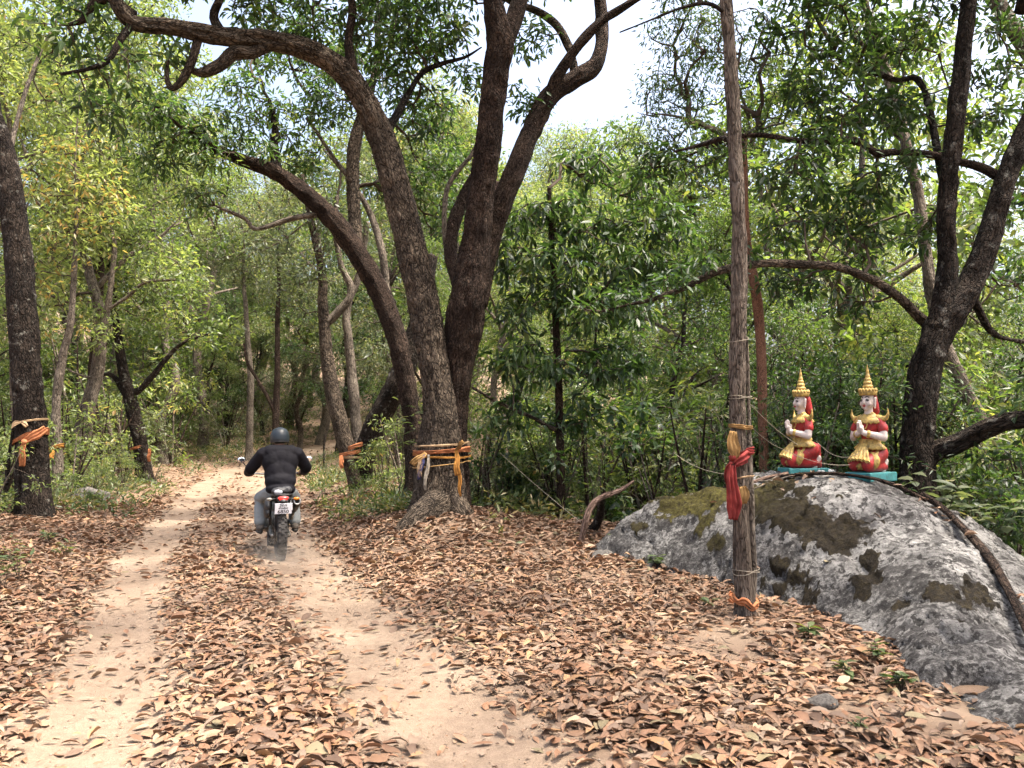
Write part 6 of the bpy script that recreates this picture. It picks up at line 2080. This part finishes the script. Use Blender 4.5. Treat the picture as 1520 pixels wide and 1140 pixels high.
def plate_text(body, zz, size, sx=1.0):
    cu = bpy.data.curves.new('plate_text', 'FONT')
    cu.body = body
    cu.size = size
    cu.align_x = 'CENTER'
    cu.align_y = 'CENTER'
    cu.extrude = .0008
    cu.offset = .0011
    o = bpy.data.objects.new('lettering', cu)
    COL.objects.link(o)
    cu.materials.append(PLATEINK)
    dg_ = bpy.context.evaluated_depsgraph_get()
    me_ = bpy.data.meshes.new_from_object(o.evaluated_get(dg_))
    bpy.data.objects.remove(o)
    o = bpy.data.objects.new('lettering', me_)
    COL.objects.link(o)
    o.parent = pl
    X = Matrix.Translation((-.285, 0, .685)) @ Matrix.Rotation(R(-9), 4, 'Y')
    o.matrix_local = X @ Matrix.Translation((-.0036, 0, zz)) @ Matrix(((0, 0, -1, 0), (-1, 0, 0, 0), (0, 1, 0, 0), (0, 0, 0, 1))) @ Matrix.Diagonal((sx, 1, 1, 1))


plate_text('3กย', .040, .048, 1.15)
plate_text('เชียงใหม่', .004, .026, 1.3)
plate_text('6850', -.040, .060, 1.15)
# muffler and side covers
lathe('muffler', [(.03, -.24), (.055, -.22), (.062, -.1), (.062, .12), (.052, .2), (.03, .215), (.024, .215), (.022, .18)], BLACK, bike, 24, 1.0, .85).matrix_local = Matrix.Translation((-.02, -.175, .70)) @ Matrix.Rotation(R(-72), 4, 'Y')
ring('muffler_tip', .038, .010, STEEL, bike, Matrix.Translation((-.222, -.175, .765)) @ Matrix.Rotation(R(90), 4, 'Z') @ Matrix.Rotation(R(18), 4, 'X'), 24, 8)
box('heat_plate', (-.215, -.105, .70), (.012, .028, .09), PLATE, bike, .004)
rod('exhaust_pipe', [(.85, -.06, .52), (.80, -.15, .42), (.5, -.17, .45), (.2, -.17, .58)], .022, ALLOY, bike, 10)
blob('side_bag', [((.0, .165, .70), (.16, .05, .10)), ((-.02, .17, .62), (.14, .045, .08))], .014, BLACK, bike, 2, .008, (16, 16, 16))
blob('side_panel', [((.18, -.12, .68), (.18, .03, .11))], .014, DKGREY, bike, 2)
# front end
for q in (-1, 1):
    rod('fork_leg', [(1.40, .085 * q, .34), (1.24, .085 * q, .72), (1.10, .085 * q, 1.05)], .026, ALLOY, bike, 10)
    rod('foot_peg', [(.50, .12 * q, .37), (.50, .25 * q, .37)], .014, STEEL, bike, 8)
    rod('mirror_stem', [(.98, .30 * q, 1.10), (.97, .40 * q, 1.18), (.98, .435 * q, 1.225)], .007, BLACK, bike, 6)
    mh = blob('mirror', [((.985, .455 * q, 1.255), (.022, .062, .045))], .008, BLACK, bike, 2)
    lathe('mirror_glass', [(.04, -.002), (.054, -.001), (.054, .002), (.03, .003)], MIRROR, mh, 24, .72, 1.0).matrix_local = Matrix.Translation((.960, .455 * q, 1.257)) @ Matrix.Rotation(R(-92), 4, 'Y') @ Matrix.Rotation(R(5 * q), 4, 'X')
    rod('grip', [(.955, .29 * q, 1.06), (.935, .40 * q, 1.055)], .018, BLACK, bike, 10)
rod('handlebar', [(.94, .40, 1.055), (.97, .26, 1.065), (1.04, .14, 1.05), (1.07, 0, 1.04), (1.04, -.14, 1.05), (.97, -.26, 1.065), (.94, -.40, 1.055)], .012, STEEL, bike, 8)
blob('headlight', [((1.17, 0, .98), (.09, .10, .11))], .016, BLACK, bike, 2)
blob('front_mudguard', [((1.25, 0, .78), (1.55, 0, .80), .055, .04), ((1.4, 0, .80), (.22, .065, .02))], .014, DKGREY, bike, 2)
rod('side_stand', [(.42, .11, .34), (.28, .13, .22), (.2, .14, .17)], .012, BLACK, bike, 8)

# ------------------------------------------------------------------ the rider
FLESH = plain('skin', (0.24, 0.13, 0.085), .55, var=.08, bump=.05)
JACKET = plain('jacket_cloth', (0.0075, 0.007, 0.010), .8, spec=.15, var=.2, scale=5, bump=.25, bdist=.006)
JEANS = plain('jeans_cloth', (0.21, 0.23, 0.235), .85, spec=.15, var=.12, scale=7, bump=.25, bdist=.005)
SHOE = plain('shoe_suede', (0.10, 0.085, 0.07), .85, var=.25, scale=18)
SOLE = plain('shoe_sole', (0.04, 0.037, 0.033), .8, var=.2)
HELM = plain('helmet_shell', (0.016, 0.023, 0.03), .42, spec=.4, var=.1, scale=5, bump=0)
HAIR = plain('dark_hair', (0.012, 0.010, 0.009), .7, var=.1)

body_caps = [((.18, 0, .90), (.14, .16, .11)), ((.18, 0, .92), (.26, 0, 1.20), .14, .15), ((.28, 0, 1.32), (.13, .17, .12)), ((.28, .12, 1.36), (.28, -.12, 1.36), .09, .09), ((.30, 0, 1.38), (.35, 0, 1.50), .062, .058),
             ((.375, 0, 1.565), (.085, .075, .10)), ((.44, 0, 1.53), (.035, .04, .05)), ((.462, 0, 1.555), (.016, .012, .02))]
for q in (-1, 1):
    body_caps += [((.28, .20 * q, 1.37), (.45, .36 * q, 1.17), .058, .048), ((.45, .36 * q, 1.17), (.80, .37 * q, 1.09), .046, .033), ((.80, .37 * q, 1.09), (.88, .36 * q, 1.09), .04, .04),
                  ((.16, .10 * q, .87), (.56, .215 * q, .76), .085, .07), ((.56, .215 * q, .76), (.46, .215 * q, .44), .066, .05), ((.46, .215 * q, .44), (.45, .215 * q, .37), .045, .045), ((.375, .075 * q, 1.55), (.015, .02, .03))]
    for f in range(4):
        y_ = q * (.325 + .022 * f)
        body_caps += [((.90, y_, 1.10), (.962, y_, 1.085), .0125, .0115), ((.962, y_, 1.085), (.972, y_, 1.05), .0115, .0105), ((.972, y_, 1.05), (.945, y_, 1.03), .0105, .0095)]
    body_caps += [((.88, .33 * q, 1.08), (.925, .305 * q, 1.045), .0135, .012), ((.925, .305 * q, 1.045), (.955, .31 * q, 1.038), .012, .0105)]
rider = blob('person', body_caps, .0095, FLESH, None, 3)
rider.location = bike.location
rider.rotation_euler = bike.rotation_euler
tag(rider, 'person in black jacket, grey-blue jeans and dark helmet riding the motorcycle away', 'person')
jk = [((.13, 0, .90), (.16, .19, .10)), ((.17, 0, 1.0), (.165, .20, .14)), ((.17, 0, .92), (.27, 0, 1.20), .165, .175), ((.27, 0, 1.30), (.15, .20, .15)), ((.26, .13, 1.37), (.26, -.13, 1.37), .105, .105), ((.295, 0, 1.40), (.085, .10, .06)), ((.22, .06, 1.10), (.15, .14, .22)), ((.22, -.06, 1.10), (.15, .14, .22)), ((.25, .09, 1.25), (.14, .14, .18)), ((.25, -.09, 1.25), (.14, .14, .18))]
for q in (-1, 1):
    jk += [((.27, .215 * q, 1.36), (.43, .355 * q, 1.16), .088, .078), ((.43, .355 * q, 1.16), (.78, .375 * q, 1.09), .075, .055)]
blob('jacket', jk, .012, JACKET, rider, 3, .008, (7, 7, 9))
jn = [((.15, 0, .86), (.15, .165, .09))]
for q in (-1, 1):
    jn += [((.16, .10 * q, .86), (.56, .215 * q, .76), .10, .085), ((.56, .215 * q, .76), (.45, .222 * q, .45), .084, .078)]
blob('jeans', jn, .014, JEANS, rider, 3, .012, (8, 8, 10))
for q in (-1, 1):
    sh = blob('shoe', [((.40, .222 * q, .375), (.055, .048, .05)), ((.45, .222 * q, .365), (.62, .235 * q, .35), .05, .038), ((.42, .22 * q, .41), (.05, .046, .04))], .011, SHOE, rider, 2)
    blob('sole', [((.37, .222 * q, .325), (.62, .237 * q, .318), .03, .03), ((.5, .23 * q, .32), (.14, .048, .02))], .011, SOLE, sh, 2)
hl = lathe('helmet', [(.118, -.055), (.124, -.05), (.128, -.02), (.127, .03), (.116, .075), (.092, .112), (.058, .134), (.02, .143), (.001, .144)], HELM, rider, 36, 1.13, .97, loc=(.372, 0, 1.565))
hl.rotation_euler = (0, R(4), 0)
ring('helmet_rim', .121, .007, BLACK, hl, Matrix.Rotation(R(90), 4, 'X') @ Matrix.Diagonal((1.13, 1, .97, 1)), 36, 8).location = (0, 0, -.053)
blob('visor_peak', [((.125, 0, -.03), (.06, .09, .012))], .009, HELM, hl, 2)
rod('chin_strap', [(.02, .115, -.05), (.06, .085, -.12), (.07, 0, -.15), (.06, -.085, -.12), (.02, -.115, -.05)], .008, BLACK, hl, 6)
blob('hair', [((.34, 0, 1.515), (.065, .075, .04))], .012, HAIR, rider, 2)
blob('collar', [((.27, .05, 1.425), (.31, .0, 1.43), .045, .04), ((.27, -.05, 1.425), (.31, .0, 1.43), .045, .04), ((.26, 0, 1.43), (.045, .09, .035))], .012, JACKET, rider, 2)

# dust kicked up behind the wheel
def dust():
    t = NT('track_dust')
    t.t.nodes.remove(t.bsdf)
    v = t.n('VolumePrincipled')
    v.inputs['Color'].default_value = (.78, .70, .6, 1)
    tc = t.n('TexCoord').outputs['Object']
    g = t.n('TexGradient', gradient_type='SPHERICAL')
    t.l(tc, g.inputs['Vector'])
    n = t.noise(tc, 2.6, 4, .6)
    d = t.math('MULTIPLY', t.math('MULTIPLY', g.outputs['Fac'], t.ramp(n, [(.38, 0.0), (.7, 1.0)])), 0.9)
    t.l(d, v.inputs['Density'])
    t.l(v.outputs[0], t.out.inputs['Volume'])
    return t.m


bm = bmesh.new()
bmesh.ops.create_icosphere(bm, subdivisions=3, radius=1.0)
du = bm_obj('dust_puff', bm, dust(), None)
du.location = (bp.x + .18, bp.y - .55, BZ + .14)
du.scale = (.55, .85, .26)
tag(du, 'faint puff of dust rising behind the rear wheel', 'dust', kind='stuff')
